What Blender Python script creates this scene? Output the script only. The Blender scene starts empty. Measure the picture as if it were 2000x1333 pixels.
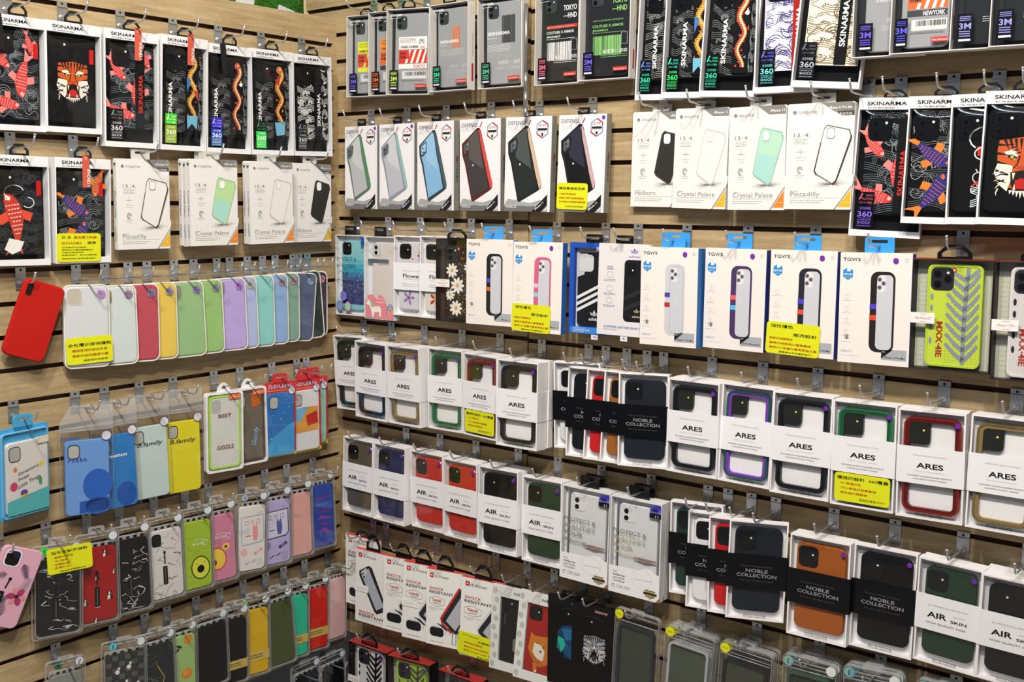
import bpy, math, random
from mathutils import Matrix, Vector
C=bpy.context.scene.collection
SC=bpy.context.scene
Z0=1.75   # height of the first slat groove of the left wall; all wall coordinates below are relative to it
# ---------------------------------------------------------------- camera
cam=bpy.data.cameras.new('camera'); co=bpy.data.objects.new('camera',cam); C.objects.link(co)
yw,pt,rl=.906105,.130717,.004682
fw=Vector((math.sin(yw)*math.cos(pt),math.cos(yw)*math.cos(pt),-math.sin(pt)))
r0=Vector((math.cos(yw),-math.sin(yw),0)); u0=r0.cross(fw)
r1=r0*math.cos(rl)+u0*math.sin(rl); u1=u0*math.cos(rl)-r0*math.sin(rl)
mm=Matrix((r1,u1,-fw)).transposed().to_4x4(); mm.translation=Vector((-1.909718,-2.058527,-.382594+Z0))
co.matrix_world=mm
cam.sensor_width=36; cam.lens=36*2107.69/2000; cam.clip_start=.05
SC.camera=co
# ---------------------------------------------------------------- world, lights, exposure
w=bpy.data.worlds.new('world'); SC.world=w; w.use_nodes=True
w.node_tree.nodes['Background'].inputs[0].default_value=(.80,.88,1,1)
w.node_tree.nodes['Background'].inputs[1].default_value=.13
def area(name,loc,tgt,size,power,col,sy=None):
    l=bpy.data.lights.new(name,'AREA'); l.shape='RECTANGLE'; l.size=size; l.size_y=sy or size; l.energy=power; l.color=col
    o=bpy.data.objects.new(name,l); C.objects.link(o); o.location=loc
    o.rotation_euler=(Vector(tgt)-Vector(loc)).to_track_quat('-Z','Y').to_euler(); return o
area('ceiling_lamp',(-1.7,-1.15,2.92),(-.5,-.1,1.0),.15,36,(1,.94,.86))
area('ceiling_lamp',(-1.65,-2.15,2.92),(0,-1.2,1.0),.15,36,(1,.89,.77))
area('ceiling_lamp',(-1.6,-1.6,2.92),(-.1,-.3,.8),.15,24,(1,.93,.83))
area('ceiling_lamp',(-2.5,-1.8,2.92),(-.3,-.6,1.0),1.0,17,(.82,.9,1),.14)
SC.view_settings.view_transform='Standard'; SC.view_settings.look='None'; SC.view_settings.gamma=1
SC.view_settings.use_curve_mapping=False; SC.view_settings.exposure=-.22
SC.cycles.transparent_max_bounces=20; SC.cycles.max_bounces=7; SC.cycles.diffuse_bounces=3; SC.cycles.glossy_bounces=3
SC.cycles.caustics_reflective=False; SC.cycles.caustics_refractive=False
# ---------------------------------------------------------------- materials
def lin(h):
    h=h.lstrip('#')
    if len(h)==3: h=''.join(c*2 for c in h)
    return tuple((v/12.92 if v<=.04045 else ((v+.055)/1.055)**2.4) for v in (int(h[i:i+2],16)/255 for i in (0,2,4)))+(1,)
MC={}
def M(key):
    """'rrggbb' paper, 'rrggbb/g' glossy plastic, '/m' metal, '/s' soft rubber or cloth, '/h' holographic foil, 'film', 'clear', 'wood' ..."""
    if key in MC: return MC[key]
    m=bpy.data.materials.new('material_'+key.replace('/','_')); m.use_nodes=True; nt=m.node_tree; N=nt.nodes; L=nt.links
    p=N['Principled BSDF']
    def n(t,**k):
        x=N.new(t)
        for a,b in k.items():
            if a in x.inputs: x.inputs[a].default_value=b
            else: setattr(x,a,b)
        return x
    if key in('film','clear','frost','edge'):
        out=N['Material Output']; N.remove(p)
        tr=n('ShaderNodeBsdfTransparent'); gl=n('ShaderNodeBsdfGlossy'); gl.inputs['Roughness'].default_value={'film':.05,'clear':.09,'frost':.3,'edge':.15}[key]
        gl.inputs[0].default_value=(.92,.96,1,1)
        v={'film':.995,'clear':.98,'frost':.95,'edge':.86}[key]; tr.inputs[0].default_value=(v,v,v,1)
        fr=n('ShaderNodeFresnel'); io={'film':1.36,'clear':1.42,'frost':1.45,'edge':1.6}[key]
        ge=n('ShaderNodeNewGeometry'); mr=n('ShaderNodeMapRange'); mr.inputs[3].default_value=io; mr.inputs[4].default_value=1/io   # same reflectance from both sides of a thin sheet
        L.new(ge.outputs['Backfacing'],mr.inputs[0]); L.new(mr.outputs[0],fr.inputs[0])
        mx=n('ShaderNodeMixShader'); tc=n('ShaderNodeTexCoord'); no=n('ShaderNodeTexNoise'); no.inputs['Scale'].default_value={'film':14,'clear':25,'frost':18,'edge':40}[key]; no.inputs['Detail'].default_value=1
        bp=n('ShaderNodeBump'); bp.inputs['Strength'].default_value={'film':.35,'clear':.4,'frost':.5,'edge':.3}[key]; bp.inputs['Distance'].default_value=.006
        L.new(tc.outputs['Object'],no.inputs['Vector']); L.new(no.outputs[0],bp.inputs['Height'])
        L.new(bp.outputs[0],gl.inputs['Normal']); L.new(bp.outputs[0],fr.inputs['Normal'])
        L.new(fr.outputs[0],mx.inputs[0]); L.new(tr.outputs[0],mx.inputs[1]); L.new(gl.outputs[0],mx.inputs[2])
        last=mx
        if key in('frost','edge'):
            df=n('ShaderNodeBsdfDiffuse'); df.inputs[0].default_value=(.85,.87,.88,1); m2=n('ShaderNodeMixShader'); m2.inputs[0].default_value={'frost':.16,'edge':.22}[key]
            L.new(mx.outputs[0],m2.inputs[1]); L.new(df.outputs[0],m2.inputs[2]); last=m2
        L.new(last.outputs[0],out.inputs[0])
    elif key in('wood','core'):
        tc=n('ShaderNodeTexCoord'); mp=n('ShaderNodeMapping'); mp.inputs['Scale'].default_value=(2.5,2.5,26)
        no=n('ShaderNodeTexNoise',Scale=3.2,Detail=5.0,Roughness=.62,Distortion=.6); n2=n('ShaderNodeTexNoise',Scale=90,Detail=2.0)
        rp=n('ShaderNodeValToRGB'); ca,cb=(('c9b48c','a68d64') if key=='wood' else ('5e3c28','43281b'))
        rp.color_ramp.elements[0].position=.3; rp.color_ramp.elements[1].position=.72
        rp.color_ramp.elements[0].color=lin(cb); rp.color_ramp.elements[1].color=lin(ca)
        mx=n('ShaderNodeMix',data_type='RGBA',blend_type='MULTIPLY'); mx.inputs[0].default_value=.18
        oi=n('ShaderNodeObjectInfo'); sc=n('ShaderNodeVectorMath',operation='SCALE'); sc.inputs['Scale'].default_value=7.3; ad=n('ShaderNodeVectorMath',operation='ADD'); L.new(oi.outputs['Location'],sc.inputs[0]); L.new(sc.outputs[0],ad.inputs[0]); L.new(tc.outputs['Object'],ad.inputs[1]); L.new(ad.outputs[0],mp.inputs[0]); L.new(mp.outputs[0],no.inputs['Vector']); L.new(tc.outputs['Object'],n2.inputs['Vector'])
        L.new(no.outputs[0],rp.inputs[0]); L.new(rp.outputs[0],mx.inputs[6]); L.new(n2.outputs[0],mx.inputs[7]); L.new(mx.outputs[2],p.inputs['Base Color'])
        p.inputs['Roughness'].default_value=.52
    else:
        c,_,k=key.partition('/')
        col=lin(c)
        p.inputs['Base Color'].default_value=col
        p.inputs['Specular IOR Level'].default_value={'':.3,'s':.12,'g':.4,'k':.5}.get(k,.5)
        p.inputs['Roughness'].default_value={'':.55,'g':.22,'m':.22,'s':.75,'h':.3,'b':.35,'k':.12}[k]
        if k=='m':
            p.inputs['Metallic'].default_value=1
            tc=n('ShaderNodeTexCoord'); no=n('ShaderNodeTexNoise',Scale=60.0); mr=n('ShaderNodeMapRange'); mr.inputs[3].default_value=.22; mr.inputs[4].default_value=.42; p.inputs['Metallic'].default_value=.82
            L.new(tc.outputs['Object'],no.inputs['Vector']); L.new(no.outputs[0],mr.inputs[0]); L.new(mr.outputs[0],p.inputs['Roughness'])
        if k=='b': p.inputs['Metallic'].default_value=.75
        if k=='s':
            tc=n('ShaderNodeTexCoord'); no=n('ShaderNodeTexNoise',Scale=900.0,Detail=2.0); bp=n('ShaderNodeBump'); bp.inputs['Strength'].default_value=.25; bp.inputs['Distance'].default_value=.0006
            L.new(tc.outputs['Object'],no.inputs['Vector']); L.new(no.outputs[0],bp.inputs['Height']); L.new(bp.outputs[0],p.inputs['Normal'])
        if k=='h':
            tc=n('ShaderNodeTexCoord'); no=n('ShaderNodeTexNoise',Scale=28.0,Detail=0.0); rp=n('ShaderNodeValToRGB'); rp.color_ramp.color_mode='HSV'
            a=rp.color_ramp.elements; a[0].position=.3; a[0].color=col; a[1].position=.7; a[1].color=lin('3a1fd0' if c!='5b2fd6' else '12c8a0')
            L.new(tc.outputs['Object'],no.inputs['Vector']); L.new(no.outputs[0],rp.inputs[0]); L.new(rp.outputs[0],p.inputs['Base Color']); p.inputs['Metallic'].default_value=.25
    MC[key]=m; return m
# ---------------------------------------------------------------- geometry collector (millimetres; x right, y into the wall, z up)
class G:
    def __init__(s): s.v=[]; s.f=[]; s.m=[]; s.k=[]; s.sm=[]
    def _m(s,key):
        if key not in s.k: s.k.append(key)
        return s.k.index(key)
    def add(s,vs,fs,key,smooth=False):
        b=len(s.v); s.v+=vs; mi=s._m(key)
        for f in fs: s.f.append(tuple(b+i for i in f)); s.m.append(mi); s.sm.append(smooth)
    def box(s,x0,x1,y0,y1,z0,z1,key):
        v=[(x,y,z) for z in(z0,z1) for y in(y0,y1) for x in(x0,x1)]
        s.add(v,[(0,2,3,1),(4,5,7,6),(0,1,5,4),(2,6,7,3),(0,4,6,2),(1,3,7,5)],key)
    def prism(s,o,y0,y1,key,bev=0,back=True):
        """outline o of (x,z) going counter-clockwise seen from the front; front at y0"""
        n=len(o); cx=sum(p[0] for p in o)/n; cz=sum(p[1] for p in o)/n
        rings=[]
        if bev:
            hx=max(abs(p[0]-cx) for p in o); hz=max(abs(p[1]-cz) for p in o)
            for t in(0,.3,1):
                k=bev*(1-math.cos((1-t)*math.pi/2)) ; yy=y0+bev*(1-math.sin((1-t)*math.pi/2))
                rings.append([(cx+(p[0]-cx)*(1-k/hx),yy,cz+(p[1]-cz)*(1-k/hz)) for p in o])
        else: rings.append([(p[0],y0,p[1]) for p in o])
        rings.append([(p[0],y1,p[1]) for p in o])
        vs=[q for r in rings for q in r]; fs=[tuple(range(n))]
        for j in range(len(rings)-1):
            for i in range(n):
                a=j*n+i; b=j*n+(i+1)%n; fs.append((a,a+n,b+n,b))
        if back: fs.append(tuple(range(len(vs)-1,len(vs)-n-1,-1)))
        s.add(vs,fs[:1]+fs[len(fs)-1:] if False else fs,key,False)
    def ring(s,o,i,y0,y1,key):
        n=len(o); vs=[(p[0],y0,p[1]) for p in o]+[(p[0],y0,p[1]) for p in i]+[(p[0],y1,p[1]) for p in o]+[(p[0],y1,p[1]) for p in i]
        fs=[]
        for a in range(n):
            b=(a+1)%n
            fs+=[(a,a+n,b+n,b),(a,b,b+2*n,a+2*n),(a+n,a+3*n,b+3*n,b+n),(a+2*n,b+2*n,b+3*n,a+3*n)]
        s.add(vs,fs,key)
    def tube(s,pts,r,key,seg=8,cap=True):
        P=[Vector(p) for p in pts]; vs=[];fs=[]
        up=Vector((0,0,1))
        for i,p in enumerate(P):
            d=((P[min(i+1,len(P)-1)]-P[max(i-1,0)]).normalized())
            a=d.cross(up)
            if a.length<.05: a=d.cross(Vector((1,0,0)))
            a.normalize(); b=d.cross(a)
            for k in range(seg):
                t=2*math.pi*k/seg; q=p+a*r*math.cos(t)+b*r*math.sin(t); vs.append(tuple(q))
        for i in range(len(P)-1):
            for k in range(seg):
                A=i*seg+k;B=i*seg+(k+1)%seg; fs.append((A,B,B+seg,A+seg))
        if cap: fs.append(tuple(range(seg-1,-1,-1))); fs.append(tuple(range(len(vs)-seg,len(vs))))
        s.add(vs,fs,key,True)
    def mesh(s,name):
        me=bpy.data.meshes.new(name); me.from_pydata([(a/1000,b/1000,c/1000) for a,b,c in s.v],[],s.f)
        for k in s.k: me.materials.append(M(k))
        me.polygons.foreach_set('material_index',s.m); me.polygons.foreach_set('use_smooth',s.sm); me.update(); return me
    def obj(s,name,parent=None,loc=None,label=None):
        if not s.f: return None
        o=bpy.data.objects.new(name,s.mesh(name)); C.objects.link(o)
        if parent: o.parent=parent
        if loc: o.location=loc
        if label: o['label']=label
        return o
def rr(x0,x1,z0,z1,r,n=5):
    """rounded rectangle outline, counter-clockwise from the front"""
    o=[]; r=min(r,(x1-x0)/2-.01,(z1-z0)/2-.01)
    for cx,cz,a in((x1-r,z0+r,-90),(x1-r,z1-r,0),(x0+r,z1-r,90),(x0+r,z0+r,180)):
        for k in range(n+1):
            t=math.radians(a+90*k/n); o.append((cx+r*math.cos(t),cz+r*math.sin(t)))
    return o
# ---------------------------------------------------------------- lettering
TXT={}
_cu=bpy.data.curves.new('lettering','FONT'); _to=bpy.data.objects.new('lettering',_cu); C.objects.link(_to)
def glyphs(s,bold,res):
    bold=bold*.5; res=2 if ord(max(s))>0x2000 else 3; k=(s,bold,res)
    if k in TXT: return TXT[k]
    _cu.body=s; _cu.size=1; _cu.offset=bold; _cu.resolution_u=res
    bpy.context.view_layer.update()
    me=bpy.data.meshes.new_from_object(_to.evaluated_get(bpy.context.evaluated_depsgraph_get()))
    v=[(p.co.x,p.co.y) for p in me.vertices]; f=[tuple(q.vertices) for q in me.polygons]
    bpy.data.meshes.remove(me); TXT[k]=(v,f); return TXT[k]
class A(G):
    """flat print on a front of W x H mm; u,v run 0..1 from the top left corner; y0 = depth of the printed surface"""
    def __init__(s,W,H,y0=0,x0=0,z0=0): super().__init__(); s.W=W;s.H=H;s.y0=y0;s.x0=x0;s.z0=z0
    def P(s,u,v): return (s.x0+(u-.5)*s.W, s.z0+(1-v)*s.H)
    def Y(s,l): return s.y0-.2-.16*l
    def raw(s,pts,c,l=0):
        y=s.Y(l); a=sum(pts[i][0]*pts[(i+1)%len(pts)][1]-pts[(i+1)%len(pts)][0]*pts[i][1] for i in range(len(pts)))
        if a<0: pts=pts[::-1]
        s.add([(x,y,z) for x,z in pts],[tuple(range(len(pts)))],c)
    def poly(s,uv,c,l=0): s.raw([s.P(*q) for q in uv],c,l)
    def rect(s,u0,v0,u1,v1,c,l=0): s.poly([(u0,v1),(u1,v1),(u1,v0),(u0,v0)],c,l)
    def rrect(s,u0,v0,u1,v1,r,c,l=0):
        a=s.P(u0,v1);b=s.P(u1,v0); s.raw(rr(a[0],b[0],a[1],b[1],r),c,l)
    def disc(s,u,v,r,c,l=0,n=14,ry=None,rot=0):
        x,z=s.P(u,v);ry=ry or r;ca,sa=math.cos(rot),math.sin(rot); pts=[]
        for k in range(n):
            t=2*math.pi*k/n; px,pz=r*math.cos(t),ry*math.sin(t); pts.append((x+px*ca-pz*sa,z+px*sa+pz*ca))
        s.raw(pts,c,l)
    def hexa(s,u,v,r,c,l=0,sy=1.1):
        x,z=s.P(u,v); s.raw([(x+r*math.cos(math.radians(a)),z+r*sy*math.sin(math.radians(a))) for a in range(30,390,60)],c,l)
    def line(s,uv,w,c,l=0,taper=0,closed=False):
        p=[Vector(s.P(*q)) for q in uv]; n=len(p)
        if closed: p.append(p[0]); n+=1
        L=[];R=[]
        for i in range(n):
            d=p[min(i+1,n-1)]-p[max(i-1,0)]
            if closed and i in(0,n-1): d=p[1]-p[n-2]
            if d.length<1e-6: d=Vector((1,0))
            d.normalize(); q=Vector((-d.y,d.x)); ww=w/2*(1-taper*i/(n-1)) if taper else w/2
            L.append(p[i]+q*ww);R.append(p[i]-q*ww)
        y=s.Y(l); vs=[(a.x,y,a.y) for a in L]+[(a.x,y,a.y) for a in R]
        s.add(vs,[(i+n,i+n+1,i+1,i) for i in range(n-1)],c)
    def text(s,t,u,v,h,c,l=1,w=None,al='l',bold=.0,shear=0,rot=0,res=1):
        """h = capital height in mm, (u,v) = left/centre of the baseline, w = width in mm"""
        vs,fs=glyphs(t,bold,res)
        if not vs: return
        k=h/.69; x0=min(a for a,b in vs);x1=max(a for a,b in vs); kx=k if w is None else w/max(x1-x0,.01)
        off={'l':x0,'c':(x0+x1)/2,'r':x1}[al]; X,Z=s.P(u,v);ca,sa=math.cos(math.radians(rot)),math.sin(math.radians(rot)); y=s.Y(l)
        out=[]
        for a,b in vs:
            px=(a-off)*kx+b*k*shear; pz=b*k; out.append((X+px*ca-pz*sa,y,Z+px*sa+pz*ca))
        s.add(out,fs,c)
    def small(s,u0,u1,v,h,c,l=1,rows=1,step=.012,seed=0):
        """rows of print too small to read: broken dashes"""
        rn=random.Random(seed+int(u0*97+v*991))
        for r in range(rows):
            u=u0; vv=v+r*step
            while u<u1-.01:
                e=min(u1,u+rn.uniform(.02,.07)); a=s.P(u,vv);b=s.P(e,vv); s.raw([(a[0],a[1]),(b[0],a[1]),(b[0],a[1]+h),(a[0],a[1]+h)],c,l); u=e+.012
    def bars(s,u0,v0,u1,v1,c,l=1,seed=1):
        rn=random.Random(seed);u=u0
        while u<u1-.005:
            e=min(u1,u+rn.choice((.006,.012,.02))); s.rect(u,v0,e,v1,c,l); u=e+rn.choice((.006,.01,.014))
# ---------------------------------------------------------------- pictures on the cases
def arc(cx,cy,rx,ry,a0,a1,n=10): return [(cx+rx*math.cos(math.radians(a0+(a1-a0)*k/n)),cy-ry*math.sin(math.radians(a0+(a1-a0)*k/n))) for k in range(n+1)]
def waves(a,u0,v0,u1,v1,c,w=.9,n=26,seed=3,l=0):
    r=random.Random(seed); du=u1-u0; dv=v1-v0
    for k in range(n):
        x=u0+r.uniform(.08,.92)*du; y=v0+r.uniform(.05,.95)*dv; s=r.uniform(.10,.22)*du
        if k%3==0:
            for j in range(3): a.line([p for p in arc(x,y,s*(1-.28*j),s*.6*(1-.28*j),20,200,8) if u0<p[0]<u1 and v0<p[1]<v1] or [(x,y),(x,y)],w*.7,c,l)
        elif k%3==1:
            pts=[]; 
            for j in range(16):
                t=j*.55; q=s*(1-j/18); pts.append((min(u1,max(u0,x+q*math.cos(t))),min(v1,max(v0,y+q*.55*math.sin(t)))))
            a.line(pts,w,c,l,taper=.5)
        else:
            pts=[(min(u1,max(u0,x-s*1.4+s*2.8*j/10)),min(v1,max(v0,y+.25*s*math.sin(j*.9)+j*.008))) for j in range(11)]; a.line(pts,w,c,l,taper=.6)
def flow(a,u0,v0,u1,v1,c,w=.8,seed=1,l=0,n=5):
    """bundles of parallel wavy lines and curls, like engraved water"""
    r=random.Random(seed); du,dv=u1-u0,v1-v0
    for b in range(n):
        y0=v0+dv*(b+.5)/n; amp=r.uniform(.018,.034); ph=r.uniform(0,6); fr=r.uniform(5,8); sl=r.uniform(-.05,.09)
        for j in range(4):
            pts=[]
            for i in range(15):
                t=i/14; pts.append((u0+du*t,min(v1,max(v0,y0+j*.021+sl*(t-.5)+amp*math.sin(fr*t+ph)))))
            a.line(pts,w,c,l)
        for q in range(2):
            x=u0+du*r.uniform(.2,.8);y=y0-dv*.35/n; s=du*r.uniform(.10,.17)
            for k in range(3): a.line([(min(u1,max(u0,p[0])),p[1]) for p in arc(x,y,s*(1-.27*k),s*.55*(1-.27*k),-10,230,9)],w,c,l)
def koi(a,u,v,L,ang,body,belly='f3ece2',fin=None,l=2,bend=.35):
    """carp seen from above, L mm long, head towards ang degrees"""
    fin=fin or body; X,Z=a.P(u,v); ca,sa=math.cos(math.radians(ang)),math.sin(math.radians(ang))
    def T(x,z): z=z+bend*L*.5*((x/L)**2); return (X+x*ca-z*sa,Z+x*sa+z*ca)
    prof=[(.5,0),(.46,.07),(.36,.12),(.2,.15),(0,.14),(-.2,.10),(-.36,.05)]
    o=[T(x*L,z*L) for x,z in prof]+[T(x*L,-z*L) for x,z in prof[::-1][:-1]]
    a.raw([T(-.34*L,.03*L),T(-.62*L,.2*L),T(-.5*L,.02*L),T(-.66*L,-.16*L),T(-.34*L,-.03*L)],fin,l)
    a.raw([T(.18*L,.12*L),T(.1*L,.34*L),T(-.06*L,.3*L),T(.0*L,.12*L)],fin,l)
    a.raw([T(.18*L,-.12*L),T(.06*L,-.34*L),T(-.08*L,-.26*L),T(.0*L,-.12*L)],fin,l)
    a.raw(o,body,l+1)
    for i in range(8):
        x=(.27-.075*i)*L; hw=.12*L*(1-.07*i*i/8)
        for j in range(-2,3):
            zc=(j+.5*(i%2))*.055*L
            if abs(zc)<hw: a.raw([T(x+.012*L,zc+.024*L),T(x-.014*L,zc+.012*L),T(x-.014*L,zc-.012*L),T(x+.012*L,zc-.024*L),T(x+.0*L,zc)],belly,l+2)
    a.raw([T(.47*L,.04*L),T(.38*L,.09*L),T(.36*L,.0),T(.42*L,-.03*L)],belly,l+2)
    p=T(.4*L,.06*L); a.raw([(p[0]+.012*L*math.cos(t),p[1]+.012*L*math.sin(t)) for t in(0,1.57,3.14,4.71)],'111111',l+3)
def tiger(a,u,v,R,l=1,c1='cf5a22',c2='f2e9dd',bw=False):
    """roaring tiger head, R mm half width"""
    W,H=a.W,a.H; du=R/W; dv=R/H
    P=lambda x,y:(u+x*du,v+y*dv)
    if bw: c1='8f9296'
    a.poly([P(*q) for q in((-.95,-.55),(-.9,-.95),(-.55,-1.0),(0,-1.08),(.55,-1.0),(.9,-.95),(.97,-.5),(.9,.0),(.8,.5),(.45,.9),(0,1.0),(-.45,.9),(-.8,.5),(-.92,.0))],c1,l)
    for sx in(-1,1):
        a.poly([P(sx*x,y) for x,y in((.35,.05),(.9,-.1),(1.02,.3),(.86,.75),(.5,1.05),(.38,.6))],c2,l+1)
        a.poly([P(sx*x,y) for x,y in((.18,-.38),(.35,-.6),(.7,-.5),(.6,-.32),(.3,-.2))],c2,l+1)
        a.poly([P(sx*x,y) for x,y in((.2,-.28),(.4,-.4),(.62,-.36),(.42,-.2))],'141414',l+2)
        a.disc(*P(sx*.4,-.3),R*.07,'d8b43a',l+3,8)
        for i in range(5):
            t=-.85+i*.34; a.poly([P(sx*x,y) for x,y in((.98,t),(.5,t+.1+.03*i),(.96,t+.12))],'161210',l+2)
        for i in range(4): a.poly([P(sx*x,y) for x,y in((.05+.2*i,-1.03),(.09+.14*i,-.52),(.17+.2*i,-1.0))],'161210',l+2)
        for i in range(7): a.line([P(sx*(.42+.07*i),.28+.11*i),P(sx*(.72+.03*i),.22+.15*i),P(sx*(1.06-.03*i),.38+.14*i)],R*.075,'161210' if i%2 else c2,l+3,taper=.8)
        for i in range(4): a.line([P(sx*(.10+.09*i),-.5-.1*i),P(sx*(.3+.1*i),-.42-.12*i)],R*.05,'161210',l+3,taper=.7)
        a.line([P(sx*.12,-.35),P(sx*.2,.0),P(sx*.34,.14)],R*.06,'161210',l+4,taper=.5)
    a.poly([P(*q) for q in((-.3,-.1),(0,-.25),(.3,-.1),(.24,.12),(0,.22),(-.24,.12))],c1 if not bw else 'b9bcc0',l+3)
    a.poly([P(*q) for q in((-.2,.06),(.2,.06),(0,.24))],'b8452e' if not bw else '2b2b2e',l+4)
    a.poly([P(*q) for q in((-.42,.3),(0,.22),(.42,.3),(.38,.8),(.2,1.02),(-.2,1.02),(-.38,.8))],'1c0a08',l+3)
    a.poly([P(*q) for q in((-.24,.62),(0,.52),(.24,.62),(.2,.95),(-.2,.95))],'c21f1a' if not bw else '3b3b40',l+4)
    for x in(-.3,.3): a.poly([P(x-.06,.32),P(x+.06,.32),P(x,.62)],'efe6c8',l+5); a.poly([P(x*.8-.05,.98),P(x*.8+.05,.98),P(x*.8,.74)],'efe6c8',l+5)
    for i in range(7): x=-.36+.12*i; a.poly([P(x-.07,1.0),P(x+.07,1.0),P(x*1.1,1.34-.5*abs(x))],c2,l+1)
def dragon(a,u0,v0,u1,v1,c1,c2,l=1,amp=.30,w=9):
    """long scaled body winding down the strap with fins, claws and flames"""
    n=34; du=u1-u0; pts=[(u0+du*(.5+amp*.75*math.sin(k*.42)),v0+(v1-v0)*k/n) for k in range(n+1)]; r=random.Random(int(w*7+ord(c1[1])))
    for i in range(16):
        x=u0+du*r.uniform(.08,.92); y=v0+(v1-v0)*r.uniform(0,1); s=du*r.uniform(.10,.2); k=r.choice((c1,'c8482f','5a8fb4','d8b45a','b8405a'))
        a.poly([(x,y),(min(u1,x+s),y-.018),(min(u1,x+s*.7),y),(min(u1,x+s*1.1),y+.014),(x+s*.1,y+.012)],k,l)
    a.line(pts,w,c1,l+1,taper=.35); a.line([(x+du*.05,y) for x,y in pts],w*.42,c2,l+2,taper=.35)
    for i in range(1,n):
        x,y=pts[i]; e=w*.5/a.W*(1-.3*i/n); a.line([(x-e,y-.003),(x-e*.3,y+.004),(x+e,y-.003)],.55,'3a1c12',l+3)
    for i in range(2,n,3):
        x,y=pts[i]; s=1 if (i//3)%2 else -1; e=w*.5/a.W; a.poly([(x+s*e*.8,y-.008),(min(u1,max(u0,x+s*(e+du*.14))),y-.022),(x+s*e*.8,y+.010)],'c8382c' if i%2 else c1,l+1)
    x,y=pts[0]; a.disc(x,y+.01,w*.62,c1,l+3,9); a.disc(x+.05*du,y+.004,w*.2,'f2efe2',l+4,7); a.disc(x+.05*du,y+.004,w*.1,'101010',l+5,6)
def daisy(a,u,v,r,pet,cen,l=2,n=9):
    for k in range(n):
        t=2*math.pi*k/n; a.disc(u+.62*r*math.cos(t)/a.W,v+.62*r*math.sin(t)/a.H,r*.42,pet,l,8,ry=r*.2,rot=-t)
    a.disc(u,v,r*.24,cen,l+1,8)
def leafv(a,u0,v0,u1,v1,c,l=1,w=4.4):
    """big fern like leaf of slanting bars"""
    m=(u0+u1)/2+.06*(u1-u0); a.line([(m+.06*(u1-u0),v0),(m,(v0+v1)/2),(m,v1)],w*.8,c,l)
    n=9
    for i in range(n):
        t=v0+(v1-v0)*(i+1.2)/(n+.6)
        for s,e in((-1,u0),(1,u1)):
            k=.17*(v1-v0)*(1 if i else .7); a.line([(m,t),(m+(e-m)*.45,t-k*.40),(m+(e-m)*.93,max(v0,t-k))],w,c,l,taper=.35)
def marble(a,c,n=9,seed=1,l=0,w=.9):
    r=random.Random(seed)
    for k in range(n):
        x,y=r.uniform(.1,.9),r.uniform(.03,.95); pts=[(x,y)]
        for j in range(r.randint(3,7)): x=min(.96,max(.04,x+r.uniform(-.12,.16))); y=min(.98,max(.02,y+r.uniform(-.03,.05))); pts.append((x,y))
        a.line(pts,w*r.uniform(.4,1.8),c,l,taper=.7)
def dog(a,u,v,s,l=1):
    W,H=a.W,a.H; P=lambda x,y:(u+x*s/W,v+y*s/H)
    a.poly([P(*q) for q in((-.4,-.9),(-.28,-.5),(.28,-.5),(.42,-.9),(.46,-.2),(.2,.1),(.7,.5),(.6,1),(-.4,1),(-.5,.4),(-.2,.1),(-.46,-.2))],'17181a',l)
    a.poly([P(*q) for q in((-.08,-.5),(.1,-.5),(.2,-.1),(0,.1),(-.2,-.1))],'f2eee6',l+1)
    a.poly([P(*q) for q in((-.3,.2),(.1,.15),(.2,.6),(.1,1.02),(0,1.02),(-.05,.7),(-.25,1.02),(-.38,1.0))],'f2eee6',l+1)
def splat(a,u,v,R,c,l=1,seed=4):
    r=random.Random(seed)
    for k in range(18):
        t=k*math.pi/9; e=r.uniform(.6,1.15); a.line([(u,v),(u+.5*R*e*math.cos(t)/a.W,v+.12*R*e*math.sin(t)/a.H),(u+R*e*math.cos(t+.12)/a.W,v+.26*R*e*math.sin(t+.1)/a.H)],.8,c,l,taper=.8)
# ---------------------------------------------------------------- parts shared by many packs
def phone_cam(g,x0,x1,z0,z1,y,kind='two',base='1a1b1d/g',r=6,flash='f1f26a'):
    """camera island: raised block with lenses"""
    g.prism(rr(x0,x1,z0,z1,r),y-1.0,y+.5,base,bev=.6)
    cx,cz=(x0+x1)/2,(z0+z1)/2; w=(x1-x0)
    if kind=='dark':
        g.prism([(cx+w*.22+1.9*math.cos(t*.785),cz+w*.12+1.9*math.sin(t*.785)) for t in range(8)],y-1.3,y,flash); return
    L=[(-.2,.22),(-.2,-.24)]+([(.24,0)] if kind=='three' else [])
    for a,b in L:
        o=[(cx+a*w+w*.17*math.cos(t*.5236),cz+b*w+w*.17*math.sin(t*.5236)) for t in range(12)]
        g.prism(o,y-1.7,y,'232428/m'); o=[(cx+a*w+w*.10*math.cos(t*.5236),cz+b*w+w*.10*math.sin(t*.5236)) for t in range(12)]; g.prism(o,y-1.9,y-1.6,'06070c/k')
    a,b=(.24,.28); o=[(cx+a*w+w*.06*math.cos(t*.785),cz+b*w+w*.06*math.sin(t*.785)) for t in range(8)]; g.prism(o,y-1.2,y,flash)
def dot(x,z,r,y,key='6a2c9c',parent=None,name='price_dot'):
    g=G(); g.prism([(x+r*math.cos(t*math.pi/7),z+r*math.sin(t*math.pi/7)) for t in range(14)],y-.25,y,key); return g.obj(name,parent)
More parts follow.
